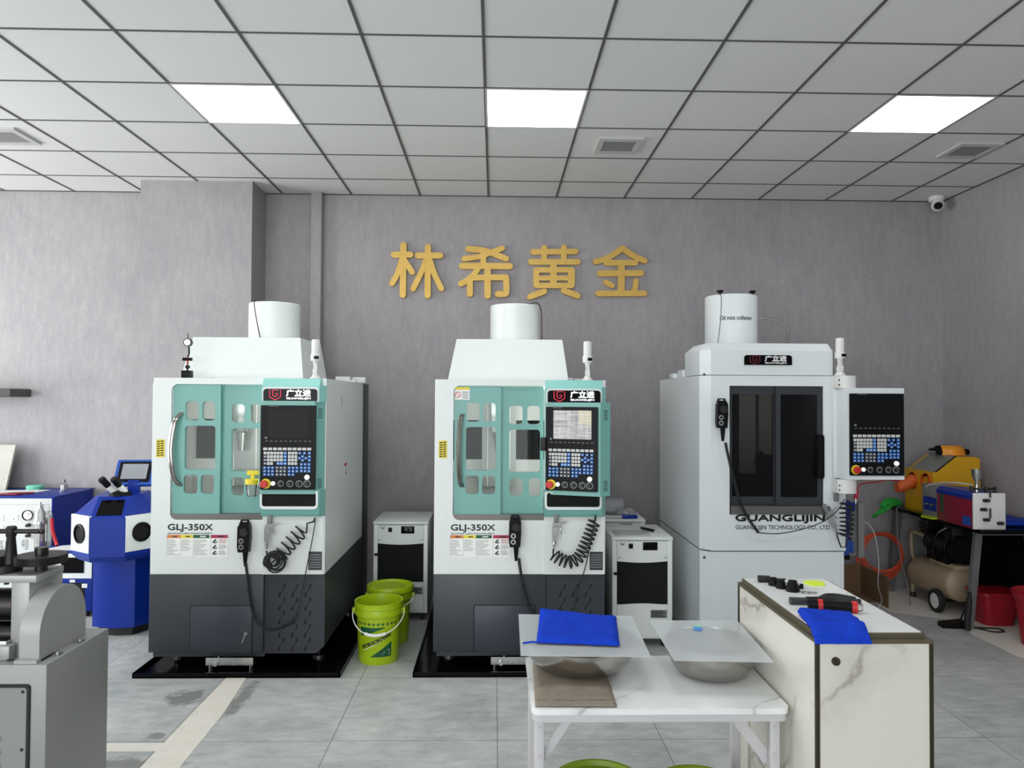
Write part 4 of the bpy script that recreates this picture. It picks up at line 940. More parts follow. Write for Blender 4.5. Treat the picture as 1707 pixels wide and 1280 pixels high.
# ------------------------------------------------------------------ folding table and what stands on it
t = thing('folding_table', 'white marble-look folding table with grey metal legs', 'table', (.54, 2.55, 0))
tx0, tx1, ty0, ty1, tz = .122, .941, 2.318, 2.795, .68
MB().plate(rrect(tx0, tx1, ty0, ty1, .028), [], tz-.018, tz, axis='z').build('tabletop', 'tmarble', t)
b = MB(); b.plate(rrect(tx0+.004, tx1-.004, ty0+.004, ty1-.004, .026), [rrect(tx0+.025, tx1-.025, ty0+.025, ty1-.025, .02)[::-1]], tz-.042, tz-.018, axis='z'); b.build('apron', 'leggrey', t)
for x0, sg in ((.148, 1), (.900, -1)):
    for yy in (ty0+.04, ty1-.055):
        b = MB(); b.box(x0-.016, x0+.016, yy-.013, yy+.013, 0, tz-.03, bev=.003); b.cyl((x0, yy-.0135, .52), (x0, yy-.016, .52), .007, .007, 10); b.cyl((x0, yy-.0135, .61), (x0, yy-.016, .61), .006, .006, 10); b.build('leg', 'leggrey', t)
    MB().bar((x0, ty0+.05, .14), (x0, ty1-.06, .14), .02, .02).build('stretcher', 'leggrey', t)
    yy = ty0+.062
    if sg > 0: MB().bar((x0+.010, yy, .50), (x0+.112, yy, .648), .010, .026).build('brace', 'leggrey', t); MB().bar((x0+.014, yy+.11, .56), (x0+.03, yy+.1, .65), .014, .014).build('brace', 'leggrey', t)
    else: MB().bar((x0-.010, yy, .49), (x0-.135, yy, .650), .012, .034).build('brace', 'leggrey', t)
def slab_cloth(b, C, z, th, nx=26, ny=20, amp=.004, fr=14, droop=None, seed=0, m=0):
    """padded cloth over four corners (tl, tr, br, bl); rounded rim and small folds"""
    tl, tr, br, bl = [Vector((*c, 0)) for c in C]; top = []; bot = []
    for j in range(ny+1):
        for i in range(nx+1):
            u, v = i/nx, j/ny; p = tl.lerp(tr, u).lerp(bl.lerp(br, u), v)
            e = min(u, 1-u)*nx/2, min(v, 1-v)*ny/2; k = min(1, min(e)); k = math.sqrt(max(0, 1-(1-k)**2))
            w = noise.noise(Vector((p.x*fr, p.y*fr, seed)))*amp + noise.noise(Vector((p.x*fr*3, p.y*fr*3, seed+5)))*amp*.4
            q = Vector((p.x + .5*amp*noise.noise(Vector((u*6, v*6, seed+9))), p.y + .5*amp*noise.noise(Vector((u*6, v*6, seed+3))), 0))
            dz = droop(u, v) if droop else 0
            top.append((q.x, q.y, z + th*(.35+.65*k) + w*k*.9 + dz)); bot.append((q.x, q.y, z + th*.30*(1-k) + dz))
    W = nx+1; fs = [(j*W+i, j*W+i+1, (j+1)*W+i+1, (j+1)*W+i) for j in range(ny) for i in range(nx)]
    N = len(top); fs2 = [tuple(a+N for a in f[::-1]) for f in fs]; rim = [i for i in range(W)] + [j*W+nx for j in range(1, ny+1)] + [ny*W+i for i in range(nx-1, -1, -1)] + [j*W for j in range(ny-1, 0, -1)]
    sd = [(rim[k], rim[(k+1) % len(rim)], rim[(k+1) % len(rim)]+N, rim[k]+N) for k in range(len(rim))]
    b.add(top+bot, fs+fs2+sd, m); return b
b = MB(); slab_cloth(b, ((.146, 2.73), (.405, 2.72), (.392, 2.328), (.134, 2.334)), tz, .014, amp=.004, seed=2)
for yy in (2.338, 2.356): b.tube([(.14+.25*k/14, yy+.0006*(k % 2), tz+.0155+.0006*math.sin(k*2)) for k in range(15)], .0014, 5)
tag(b.build('floor_cloth', 'clothgrey', None, (.27, 2.53, tz), ang=70), 'grey brown worn cloth under the bowl with the blue cloth', 'cloth')
def bowl(lab, x, y, z, r, h, rb, n):
    p = [(.0001, z+.002), (rb*.7, z), (rb, z+.003)]
    for k in range(1, 11):
        a = PI/2*k/10; p.append((rb+(r-rb)*math.sin(a)**.85, z+.003+(h-.008)*(1-math.cos(a))))
    p += [(r+.006, z+h-.004), (r+.008, z+h), (r+.004, z+h+.001), (r-.001, z+h-.004)]
    k1 = len(p)-1
    for k in range(9, -1, -1):
        a = PI/2*k/10; p.append((rb-.002+(r-rb-.001)*math.sin(a)**.85, z+.006+(h-.010)*(1-math.cos(a))))
    p += [(.0001, z+.005)]
    return tag(MB().lathe(p[:k1+1], (x, y, 0), 64).lathe(p[k1:], (x, y, 0), 64, 1).build('mixing_bowl', ['chrome', 'shadedsteel'], None, (x, y, z)), lab, 'bowl', 'steel bowls')
bowl('wide steel bowl on the grey cloth under the sheet with a blue cloth', .312, 2.655, tz+.014, .198, .102, .105, 0)
bowl('steel bowl directly on the tabletop under the sheet with a small blue clip', .778, 2.625, tz, .155, .115, .09, 1)
def sheet(lab, C, z):
    (a, b_, c, d) = C; cx = sum(p[0] for p in C)/4; cy = sum(p[1] for p in C)/4
    b = MB().plate([d, c, b_, a], [], z, z+.003, axis='z'); return tag(b.build('cover_sheet', 'frost', None, (cx, cy, z)), lab, 'sheet', 'frosted bowl covers')
sheet('frosted plastic sheet carrying a folded blue cloth', ((.100, 2.925), (.546, 2.897), (.523, 2.445), (.092, 2.458)), .7975)
sheet('frosted plastic sheet with only a small blue clip on it', ((.603, 2.842), (.943, 2.839), (.914, 2.392), (.593, 2.411)), .797)
t = thing('cleaning_cloth', 'folded bright blue cloth on the frosted sheet over the bowl', 'cloth', (.31, 2.72, .801))
b = MB(); slab_cloth(b, ((.184, 2.91), (.478, 2.872), (.435, 2.530), (.150, 2.566)), .801, .018, amp=.006, seed=8, fr=18, droop=lambda u, v: .020*max(0, 1-v*4)*max(0, 1-u*1.5))
b.build('folded_fabric', 'clothblue', t, ang=70)
MB().tube(smooth_path([(.155, 2.572, .806), (.135, 2.575, .806), (.118, 2.571, .805), (.104, 2.567, .805)], 5), .0035, 6).build('hanging_loop', 'clothblue', t)
t = thing('cable_clip', 'tiny light blue clip lying on a frosted sheet', 'clip', (.755, 2.725, .800))
MB(rotz(.757, 2.722, -.3, .8)).box(-.016, .016, -.012, .006, 0, .010, bev=.003).build('clip_body', 'keyc', t)
b = MB(rotz(.757, 2.722, -.3, .8))
for k in (-1, 0, 1): b.bar((.011*k, .004, .004), (.011*k-.002, .010, .018), .004, .003)
b.build('teeth', 'mint', t)

# ------------------------------------------------------------------ marble counter
t = thing('display_counter', 'cream marble counter with bronze edge trim and a white top', 'counter', (1.12, 2.5, 0))
x0, x1, y0, y1, zc = .947, 1.296, 2.150, 2.845, .947
b = MB(); b.box(x0+.004, x1-.004, y0+.004, y1-.004, 0, .937); b.build('marble_body', 'marble', t)
for xx in (x0, x1-.011):
    for yy in (y0, y1-.011): MB().box(xx, xx+.011, yy, yy+.011, 0, zc-.010).build('corner_trim', 'bronzed', t)
b = MB(); b.plate([(x0, y0), (x1, y0), (x1, y1), (x0, y1)], [[(x0+.02, y0+.02), (x0+.02, y1-.02), (x1-.02, y1-.02), (x1-.02, y0+.02)]], zc-.010, zc, axis='z'); b.build('edge_trim', 'bronze', t)
b = MB(); b.plate([(x0+.012, y0+.02), (x1-.014, y0+.02), (x1-.014, y1-.012), (x0+.012, y1-.012)], [], zc-.004, .962, axis='z'); b.build('top_trim', 'bronze', t)
MB().box(x0+.020, x1-.022, y0+.027, y1-.02, .95, .9645).build('top_panel', 'tmarble', t)
MB().cyl((1.006, y0+.005, .886), (1.006, y0-.004, .886), .0125, .0115, 22).box(1.0045, 1.0075, y0-.005, y0-.003, .880, .892).build('lock', 'bronzed', t)
zt = .9645
t = thing('torch', 'black and red torch with a clear lens behind the blue cloth', 'torch', (1.115, 2.38, zt)); A, Bv = Vector((1.032, 2.404, zt+.019)), Vector((1.192, 2.362, zt+.019)); d = Bv-A
def seg(b, f0, f1, r0, r1, m=0): return b.cyl(A+d*f0, A+d*f1, r0, r1, 18, m)
b = MB(); seg(b, 0, .18, .017, .018); seg(b, .27, .80, .018, .018); b.build('barrel', 'black', t)
b = MB(); seg(b, .18, .27, .0187, .0187); b.build('band', 'red', t); b = MB(); seg(b, .80, .90, .0187, .0187); b.build('band', 'red', t)
b = MB(); seg(b, .90, 1.0, .016, .011); b.build('lens', 'jar', t)
t = thing('screwdriver', 'dark screwdriver with a thick ribbed handle lying behind the torch', 'tool', (1.06, 2.465, zt)); A, Bv = Vector((.998, 2.468, zt+.0125)), Vector((1.18, 2.455, zt+.0125)); d = Bv-A
b = MB(); seg(b, 0, .30, .0125, .0115); seg(b, .30, .36, .009, .007); b.build('handle', 'dark', t); b = MB(); seg(b, .36, 1, .0045, .0045); b.build('shaft', 'dsteel', t)
t = thing('pliers', 'black handled pliers lying open behind the screwdriver', 'tool', (1.15, 2.5, zt))
b = MB(); b.tube(smooth_path([(1.12, 2.505, zt+.010), (1.15, 2.53, zt+.012), (1.19, 2.525, zt+.012), (1.232, 2.49, zt+.011)], 6), .0085, 8); b.build('handle', 'rubber', t)
b = MB(); b.tube(smooth_path([(1.12, 2.50, zt+.010), (1.16, 2.495, zt+.012), (1.20, 2.470, zt+.012), (1.235, 2.458, zt+.012)], 6), .0085, 8); b.build('handle', 'rubber', t)
MB().plate([(1.07, 2.512), (1.105, 2.498), (1.13, 2.498), (1.13, 2.512), (1.105, 2.516)], [], zt+.003, zt+.014, axis='z').build('jaw', 'dsteel', t)
tag(MB().tube([(1.02, 2.535, zt+.003), (1.07, 2.527, zt+.004), (1.115, 2.515, zt+.005)], [.0012, .003, .0035], 6).build('tweezers', 'steel', None, (1.07, 2.527, zt)), 'thin steel tweezers pointing away from the pliers', 'tool')
t = thing('screwdriver', 'stubby black screwdriver at the head of the row of black collets', 'tool', (1.04, 2.765, zt)); A, Bv = Vector((1.0, 2.77, zt+.013)), Vector((1.10, 2.76, zt+.013)); d = Bv-A
b = MB(); seg(b, 0, .42, .0130, .012); b.build('handle', 'rubber', t); b = MB(); seg(b, .42, 1, .003, .003); b.build('shaft', 'dsteel', t)
for k, (x, y, r, lab) in enumerate(((1.040, 2.722, .019, 'black tool collet touching the stubby screwdriver'), (1.053, 2.682, .020, 'black tool collet in the middle of the row'), (1.078, 2.640, .025, 'biggest black tool collet, nearest the bunch of keys'))):
    b = MB().lathe([(.0001, 0), (r, 0), (r, r*.5), (r*.8, r*.62), (r*.8, r*1.1), (r*.62, r*1.2), (r*.62, r*1.5), (.0001, r*1.5)], (x, y, zt), 20)
    tag(b.build('tool_collet', 'black', None, (x, y, zt)), lab, 'tool part', 'black collets on the counter')
tag(MB().cyl((1.085, 2.69, zt+.007), (1.118, 2.675, zt+.007), .005, .005, 12).cyl((1.118, 2.675, zt+.009), (1.130, 2.670, zt+.009), .009, .009, 12).build('bolt', 'black', None, (1.11, 2.68, zt)), 'small black cap bolt lying alone on the counter', 'bolt')
t = thing('key_bunch', 'small bunch of silver keys beside the biggest collet', 'keys', (1.12, 2.60, zt))
for x, y, a in ((1.105, 2.612, .2), (1.123, 2.598, -.5), (1.135, 2.607, .1)):
    Tm = rotz(x, y, a, zt+.002); MB(Tm).plate(circ(-.010, 0, .008, 14), [circ(-.012, 0, .003, 10)[::-1]], 0, .003, axis='z').box(-.004, .018, -.003, .003, 0, .003).build('key', 'steel', t)
MB().tube([(1.112+.011*math.cos(2*PI*k/16), 2.605+.011*math.sin(2*PI*k/16), zt+.006) for k in range(16)], .0012, 6, closed=True).build('ring', 'steel', t)
b = MB(); b.plate([(1.205+.036*math.cos(a)*(1+.1*math.sin(3*a)), 2.745+.042*math.sin(a)*(1+.12*math.cos(2*a))) for a in [2*PI*k/24 for k in range(24)]], [], zt, zt+.004, axis='z')
tag(b.build('sponge_pad', 'neon', None, (1.205, 2.745, zt)), 'fluorescent yellow pad on the far corner of the counter', 'pad')
def dr(u, v):
    yy = 2.335 - v*.195; return -.0165*min(1, max(0, (2.190-yy)/.02)) - .016*min(1, max(0, (2.152-yy)/.012))
b = MB(); slab_cloth(b, ((.975, 2.352), (1.128, 2.316), (1.108, 2.138), (.940, 2.140)), zt+.001, .024, nx=34, ny=34, amp=.008, seed=21, fr=20, droop=dr)
tag(b.build('cleaning_cloth', 'clothblue', None, (1.05, 2.24, zt), ang=70), 'crumpled blue cloth draped over the counter edge above the lock', 'cloth')

# ------------------------------------------------------------------ rolling mill
t = thing('rolling_mill', 'grey hand rolling mill bolted on a sheet metal cabinet', 'machine', (-1.85, 2.72, 0))
X0, X1, Y0, Y1, zt = -2.24, -1.497, 2.525, 2.925, .75
b = MB(); b.box(X0, X1, Y0, Y1, 0, zt, bev=.006); b.build('cabinet', 'cabgrey', t)
b = MB().plate(rrect(-2.2, -1.548, .03, .686, .012), [rrect(-2.19, -1.558, .04, .676, .010)[::-1]], Y0-.007, Y0); b.build('gasket', 'rubber', t)
b = MB().box(-2.189, -1.559, Y0-.004, Y0+.002, .041, .675)
for k in range(6):
    z = .508-.045*k
    vs = []
    for i in range(9):
        a = PI*i/8; vs += [(-1.93, Y0-.004-.012*math.sin(a)**.7, z+.014*math.cos(a)), (-1.652, Y0-.004-.012*math.sin(a)**.7, z+.014*math.cos(a)), (-1.638, Y0-.004, z+.006*math.cos(a))]
    b.add(vs, [q for i in range(8) for q in ((3*i, 3*i+1, 3*i+4, 3*i+3), (3*i+1, 3*i+2, 3*i+5, 3*i+4))])
for q in ((-1.572, .662), (-1.572, .47), (-1.572, .06)): b.cyl((q[0], Y0-.004, q[1]), (q[0], Y0-.007, q[1]), .005, .005, 10, 1)
b.build('front_panel', ['cabgrey', 'dsteel'], t)
MB().plate(rrect(-1.95, -1.690, .545, .668, .003), [rrect(-1.944, -1.696, .551, .662, .003)[::-1]], Y0-.006, Y0-.004).build('name_plate', 'dsteel', t)
b = MB()
for y0_, x_ in ((2.62, -1.518), (2.76, -1.518)): b.box(x_-.012, x_+.012, y0_-.014, y0_+.014, zt, zt+.006).cyl((x_, y0_, zt), (x_, y0_, zt+.012), .006, .006, 8)
b.build('anchor_bolt', 'steel', t)
gz, gy, gr = .834, 2.69, .142
prof = [(gy-gr, zt)] + [(gy-gr*math.cos(a), gz+gr*math.sin(a)) for a in [PI*k/28 for k in range(29)]] + [(gy+gr, zt)]
MB().plate(prof[::-1], [], -1.604, -1.537, axis='x').box(-1.61, -1.535, 2.52+.01, 2.56, zt, zt+.012).build('gear_guard', 'casting', t)
for xx in (-1.668, -2.19): MB().box(xx, xx+.062, 2.60, 2.80, zt, 1.006, bev=.004).build('pillar', 'casting', t)
MB().box(-2.22, -1.583, 2.60, 2.765, 1.004, 1.03, bev=.004).build('top_plate', 'casting', t)
for z, r in ((.905, .056), (.80, .045)):
    b = MB().cyl((-2.14, 2.70, z), (-1.66, 2.70, z), r, r, 36)
    for q in (-1.70, -1.69, -1.68): b.cyl((q, 2.70, z), (q+.004, 2.70, z), r+.0015, r+.0015, 36)
    b.build('roller', 'dsteel', t)
MB().box(-2.14, -1.665, 2.575, 2.60, .792, .812, bev=.003).build('feed_table', 'steel', t)
MB().box(-2.13, -1.66, 2.62, 2.66, zt, .79).build('lower_block', 'dsteel', t)
MB().box(-1.70, -1.645, 2.56, 2.60, zt, zt+.05, bev=.006).build('foot_bracket', 'casting', t)
for gx in (-1.615, -1.805):
    n = 84; pr = []
    for k in range(n*4): pr.append((gx+(.0825 if (k//2) % 2 else .0795)*math.cos(2*PI*k/(n*4)), 2.68+(.0825 if (k//2) % 2 else .0795)*math.sin(2*PI*k/(n*4))))
    MB().plate(pr, [], 1.058, 1.086, axis='z').cyl((gx, 2.68, 1.03), (gx, 2.68, 1.06), .020).build('gear', 'bluesteel', t)
    MB().cyl((gx, 2.68, 1.086), (gx, 2.68, 1.112), .022, .022, 22).build('nut', 'dsteel', t)
MB().lathe([(.0001, 1.034), (.055, 1.034), (.055, 1.056), (.0001, 1.056)], (-1.73, 2.66, 0), 28).cyl((-1.71, 2.64, .99), (-1.71, 2.64, 1.05), .008).build('pinion', 'bluesteel', t)
b = MB().lathe([(.0001, 1.058), (.022, 1.058), (.021, 1.075), (.014, 1.150), (.017, 1.158), (.018, 1.185), (.014, 1.19), (.0001, 1.19)], (-1.71, 2.66, 0), 24); hp = b.build('handle_post', 'bluesteel', t)
MB().tube([(-1.86, 2.66, 1.172), (-1.61, 2.66, 1.172)], .0085, 12).ball((-1.603, 2.66, 1.172), .010).build('handle_bar', 'dsteel', hp)
b = MB(rotz(-1.592, 2.595, -.02, zt)).plate(rrect(-.058, .058, -.038, .038, .006), [], 0, .004, axis='z'); sw = b.build('switch_plate', 'alu', t)
MB(rotz(-1.592, 2.595, -.02, zt)).plate(rrect(-.060, .060, -.040, .040, .006), [rrect(-.054, .054, -.034, .034, .005)[::-1]], .001, .006, axis='z').build('switch_rim', 'rubber', sw)
MB(rotz(-1.592, 2.595, .5, zt)).cyl((0, 0, .004), (0, 0, .012), .024, .022, 24).box(-.026, .030, -.008, .008, .011, .034, bev=.004).build('switch_knob', 'black', sw)
# ------------------------------------------------------------------ by the side wall: blue welder, its chiller, hydrogen generator
t = thing('laser_welder', 'royal blue laser welding machine with white arm ports and a binocular microscope', 'machine', (-2.58, 5.1, 0))
F = Matrix.Translation((0, 0, EYE)) @ Matrix.Scale(.93, 4) @ Matrix.Translation((0, 0, -EYE)) @ rotz(-2.736, 5.30, math.radians(11))
N = lambda: MB(F)
def loft(b, A, za, B_, zb, m=0):
    n = len(A); vs = [(*p, za) for p in A] + [(*p, zb) for p in B_]
    return b.add(vs, [tuple(range(n-1, -1, -1)), tuple(range(n, 2*n))] + [(i, (i+1) % n, n+(i+1) % n, n+i) for i in range(n)], m)
h, e, f = .117, .282, .165
hexa = [(-h, 0), (h, 0), (e, f), (e, .5), (-e, .5), (-e, f)]
b = N(); loft(b, [(-h, .03), (h, .03), (.24, .17), (.24, .5), (-.24, .5), (-.24, .17)], .475, hexa, .515); loft(b, hexa, .515, hexa, .79)
loft(b, hexa, .789, [(-.105, .155), (.105, .155), (.15, .26), (.15, .5), (-.15, .5), (-.15, .26)], .925)
b.build('head_housing', 'blue', t)
for s in (-1, 1):
    C = [(s*(h+.004), -.004), (s*(e+.005), f-.004), (s*(e-.03), f+.02), (s*(h-.02), .03)]
    if s < 0: C = C[::-1]
    b = N(); loft(b, C, .545, C, .805 if s < 0 else .80); pn = b.build('arm_panel', 'white', t, label='white arm panel')
    nrm = Vector((s*.707, -.707, 0)); c = Vector((s*(h+e)/2+s*.002, f/2-.004, .675))
    rg = MB(F @ Matrix.Translation(c) @ nrm.to_track_quat('Z', 'Y').to_matrix().to_4x4()); rg.lathe([(.070, 0), (.070, .012), (.057, .014), (.055, .002)], (0, 0, 0), 32, 0, 'z', closed=True); rg.build('arm_port', 'black', pn)
    MB(F).cyl(c+nrm*.001, c+nrm*.003, .056, .056, 32).build('port_opening', 'void', pn)
b = N(); sl = lambda u, v: (u, .155*v - .0015, .789+.136*v + .0015)
q = [sl(-.085, .12), sl(.085, .12), sl(.078, .82), sl(-.078, .82)]; b.add(q + [(x, y+.004, z-.004) for x, y, z in q], [(0, 1, 2, 3), (7, 6, 5, 4)] + [(i, i+4, (i+1) % 4+4, (i+1) % 4) for i in range(4)]); b.build('touch_panel', 'gloss', t)
P1 = [(-.03, .25), (.12, .25), (.21, .36), (.21, .50), (-.19, .50), (-.19, .33)]
b = N(); loft(b, P1, -.06, P1, .50); b.build('pedestal', 'blue', t)
P2 = [(-.01, .28), (.10, .28), (.18, .37), (.18, .48), (-.15, .48), (-.15, .35)]
b = N(); loft(b, P2, -.1241, P2, -.05); b.build('plinth', 'rubber', t)
b = N(); b.lathe([(.0001, .925), (.075, .925), (.075, .940), (.055, .958), (.0001, .962)], (.02, .22, 0), 28); mi = b.build('microscope', 'black', t)
for s in (-1, 1):
    p0 = Vector((s*.034+.02, .20, .950)); p1 = Vector((s*.040-.035, .13, 1.045)); b = N(); b.cyl(p0, p0.lerp(p1, .6), .023, .021, 18, 1); b.cyl(p0.lerp(p1, .55), p1, .023, .024, 18); b.cyl(p1, p1.lerp(p0, -.14), .027, .023, 18); b.build('eyepiece', ['black', 'offwhite'], mi)
mt = F @ Matrix.Translation((.055, .36, .985)) @ Matrix.Rotation(math.radians(-6), 4, 'Z') @ Matrix.Rotation(math.radians(-28), 4, 'X')
b = MB(mt); b.plate(rrect(-.135, .145, .0, .205, .008), [], 0, .04); mo = b.build('monitor', 'blue2', t)
MB(mt).plate(rrect(-.112, .122, .022, .188, .004), [], -.004, .002).build('bezel', 'black', mo); MB(mt).plate(rrect(-.088, .098, .045, .168, .003), [], -.006, -.003).build('monitor_screen', 'reflscreen', mo)
b = MB(F); b.box(.03, .11, .36, .40, .90, 1.02); b.build('monitor_arm', 'blue', t)
# welder's water chiller
t = thing('water_chiller', 'blue and white water chiller squeezed beside the blue welder', 'chiller', (-3.2, 5.72, 0))
x0, x1, y0, y1 = -3.42, -2.998, 5.60, 5.85
b = MB(); b.box(x0, x1, y0, y1, .05, .50, bev=.004); b.build('cabinet', 'blue', t)
MB().box(x0+.004, x1-.002, y0-.006, y0, .295, .478).build('front_panel', 'white', t)
d_ = MB().box(-3.225, -3.056, y0-.010, y0-.005, .335, .450).build('display', 'gloss', t); MB().box(x0+.03, -3.05, y0-.004, y0, .07, .26).build('air_grille', 'void', t)
MB().box(-3.16, -3.12, y0-.007, y0-.003, .265, .285).build('sticker', 'paper', t); MB().box(-3.07, -3.03, y0-.007, y0-.003, .225, .255).build('sticker', 'paper', t)
for xx in (x0+.06, x1-.06):
    for yy in (y0+.05, y1-.05): MB().cyl((xx-.012, yy, .025), (xx+.012, yy, .025), .025, .025, 16).box(xx-.015, xx+.015, yy-.01, yy+.01, .03, .052).build('caster', 'rubber', t)
tag(MB().plate([(-3.38, 5.62), (-3.06, 5.605), (-3.03, 5.80), (-3.20, 5.84), (-3.33, 5.78)], [], .5, .502, axis='z').build('paper_sheet', 'paper', None, (-3.2, 5.7, .5)), 'sheet of paper lying on the blue and white chiller', 'paper')
# hydrogen flame generator
t = thing('hydrogen_generator', 'blue and white hydrogen flame generator cabinet with panel writing', 'machine', (-4.0, 6.15, 0))
x0, x1, y0, y1, zt = -4.75, -3.452, 5.86, 6.44, .866
b = MB(); b.box(x0, x1, y0+.02, y1, .0, zt-.01); b.box(x0-.01, x1+.012, y0, y1+.01, zt-.012, zt, bev=.003); b.box(x1-.008, x1, y0, y0+.02, 0, zt-.012); b.build('cabinet', 'blue', t)
b = MB().box(x0, x1-.008, y0+.004, y0+.02, .0, zt-.014); b.box(x0, x1-.03, y0+.003, y0+.005, zt-.062, zt-.0605, 1); b.box(x1-.03, x1-.0285, y0+.003, y0+.005, .4, zt-.06, 1)
for q in ((-3.60, .60), (-3.52, .47), (-3.53, .80)): b.cyl((q[0], y0+.004, q[1]), (q[0], y0, q[1]), .006, .006, 10, 1)
fp = b.build('front_panel', ['facepanel', 'pgrey'], t)
b = MB(); b.text('氢能', -3.895, -3.745, .452, .530, y0+.002); b.text('号', -3.692, -3.632, .455, .528, y0+.002); b.build('lettering', 'pgrey', fp)
b = MB().lathe([(.040, -.012), (.040, .0), (.034, .002)], (-3.642, y0, .722), 28, 0, 'y').cyl((-3.642, y0-.003, .722), (-3.642, y0-.0045, .722), .033, .033, 28, 1); b.bar((-3.642, y0-.006, .722), (-3.625, y0-.006, .738), .002, .003); b.build('pressure_gauge', ['dsteel', 'pwhite'], fp)
for zz in (.645, .565): MB().cyl((-3.632, y0, zz), (-3.632, y0-.03, zz), .016, .012, 16).build('valve_knob', 'dsteel', fp)
for xx, zz in ((-3.86, .70), (-3.75, .70), (-3.86, .62)):
    b = MB().box(xx-.03, xx+.03, y0+.001, y0+.005, zz-.022, zz+.022); b.box(xx-.006, xx+.006, y0, y0+.003, zz-.012, zz-.004, 1); b.build('meter', ['offwhite', 'pgrey'], fp)
for xx, zz in ((-3.93, .745), (-3.93, .70)): MB().cyl((xx, y0+.004, zz), (xx, y0-.004, zz), .007, .007, 10).build('indicator', 'black', fp)
b = MB().lathe([(.0001, .44), (.034, .44), (.036, .46), (.036, .66), (.046, .665), (.046, .69), (.040, .70), (.036, .755), (.022, .78), (.020, .80), (.0001, .80)], (-3.505, 5.79, 0), 28); b.cyl((-3.505, 5.79, .80), (-3.505, 5.79, .835), .010, .008, 12); b.box(-3.52, -3.49, 5.79, 5.87, .48, .52); b.build('bubbler', 'steel', t)
b = MB().lathe([(.022, .44), (.022, .72), (.0001, .73)], (-3.435+.0, 5.80, 0), 18); b.tube(smooth_path([(-3.47, 5.79, .74), (-3.445, 5.79, .755), (-3.425, 5.79, .75), (-3.415, 5.79, .70)], 5), .010, 10); b.build('dryer_tube', 'jar', t)
MB().tube(smooth_path([(-3.415, 5.79, .71), (-3.405, 5.785, .62), (-3.378, 5.78, .54), (-3.36, 5.77, .505)], 8), .013, 10).build('red_hose', 'hosered', t, label='red rubber hose')
kx, ky = -3.62, 6.30
tag(MB().lathe([(.0001, zt), (.030, zt), (.030, zt+.045), (.024, zt+.05), (.014, zt+.06), (.016, zt+.085), (.0001, zt+.09)], (kx, ky, 0), 20).build('filler_cap', 'steel', None, (kx, ky, zt)), 'steel filler cap on top of the hydrogen generator', 'cap')
tag(MB().lathe([(.0001, zt+.004), (.06, zt+.004), (.066, zt+.028), (.055, zt+.034), (.0001, zt+.036)], (-3.88, 6.33, 0), 20).box(-3.93, -3.83, 6.28, 6.38, zt, zt+.005).build('mint_dish', 'mint', None, (-3.88, 6.33, zt)), 'mint green dish at the back of the hydrogen generator top', 'dish')
tag(MB(rotz(-3.92, 6.11, .12, zt)).plate([(-.22, -.14), (.16, -.14), (.22, .14), (-.16, .14)], [], 0, .004, axis='z').build('paper_sheet', 'paper', None, (-3.92, 6.11, zt)), 'pale document sheet on the hydrogen generator', 'paper')
tag(MB(rotz(-3.86, 5.98, .1, zt)).plate([(-.20, -.055), (.08, -.06), (.16, .05), (.02, .045), (-.05, .01)], [], .004, .014, axis='z').build('folder', 'maroon', None, (-3.86, 5.98, zt)), 'maroon folder edge on the hydrogen generator beside the document', 'folder')
Tb = Matrix.Translation((-4.4, 6.25, zt)) @ Matrix.Rotation(math.radians(-14), 4, 'X')
tag(MB(Tb).plate([(-.6, 0), (.325, 0), (.345, .385), (-.6, .385)], [], 0, .022).build('stone_board', 'stone', None, (-4.4, 6.25, zt)), 'pale speckled stone board leaning on the wall', 'board')

# ------------------------------------------------------------------ black bench against the other side wall
t = thing('workbench', 'black workbench with slanted grey legs against the side wall', 'table', (3.7, 5.8, 0))
bx0, bx1, by0, by1, bz = 3.415, 3.985, 5.10, 6.445, .75
MB().plate(rrect(bx0, bx1, by0, by1, .02), [], bz-.03, bz, axis='z').build('tabletop', 'gloss', t)
for yy in (5.30, 6.35):
    for xa, xb in ((3.455, 3.53), (3.95, 3.90)): MB().bar((xa, yy, 0), (xb, yy, bz-.03), .05, .035, upv=(0, 1, 0)).build('leg', 'darkleg', t)
    MB().bar((3.5, yy, bz-.05), (3.92, yy, bz-.05), .04, .04).build('crossbar', 'darkleg', t)
MB().box(3.925, 3.94, 5.14, 6.42, .12, .715).build('modesty_panel', 'black', t)
# yellow blasting cabinet
t = thing('blasting_cabinet', 'yellow sandblasting cabinet with a sloping window on the black bench', 'machine', (3.68, 5.99, bz))
Y0, Y1 = 5.80, 6.20
b = MB().plate([(3.50, bz), (3.865, bz), (3.865, 1.205), (3.69, 1.205), (3.535, 1.085), (3.50, 1.085)], [], Y1, Y0)
b.plate([(3.845, bz), (3.885, bz), (3.885, 1.195), (3.845, 1.195)], [], Y1-.01, Y0+.004); b.build('housing', 'yellow', t)
d = Vector((.155, 0, .12)).normalized(); nn = Vector((-d.z, 0, d.x)); o = Vector((3.535, 0, 1.085))
def slope(b, s0, s1, ya, yb, h, m=0):
    vs = [o+d*s+nn*k+Vector((0, y, 0)) for k in (0, h) for s, y in ((s0, ya), (s1, ya), (s1, yb), (s0, yb))]
    b.add(vs, [(3, 2, 1, 0), (4, 5, 6, 7), (0, 1, 5, 4), (1, 2, 6, 5), (2, 3, 7, 6), (3, 0, 4, 7)], m)
b = MB(); slope(b, -.02, .205, Y0+.01, Y1-.05, .008); w = b.build('window_frame', 'rubber', t); b = MB(); slope(b, -.012, .195, Y0+.02, Y1-.06, .011); b.build('window_glass', 'wglass', w)
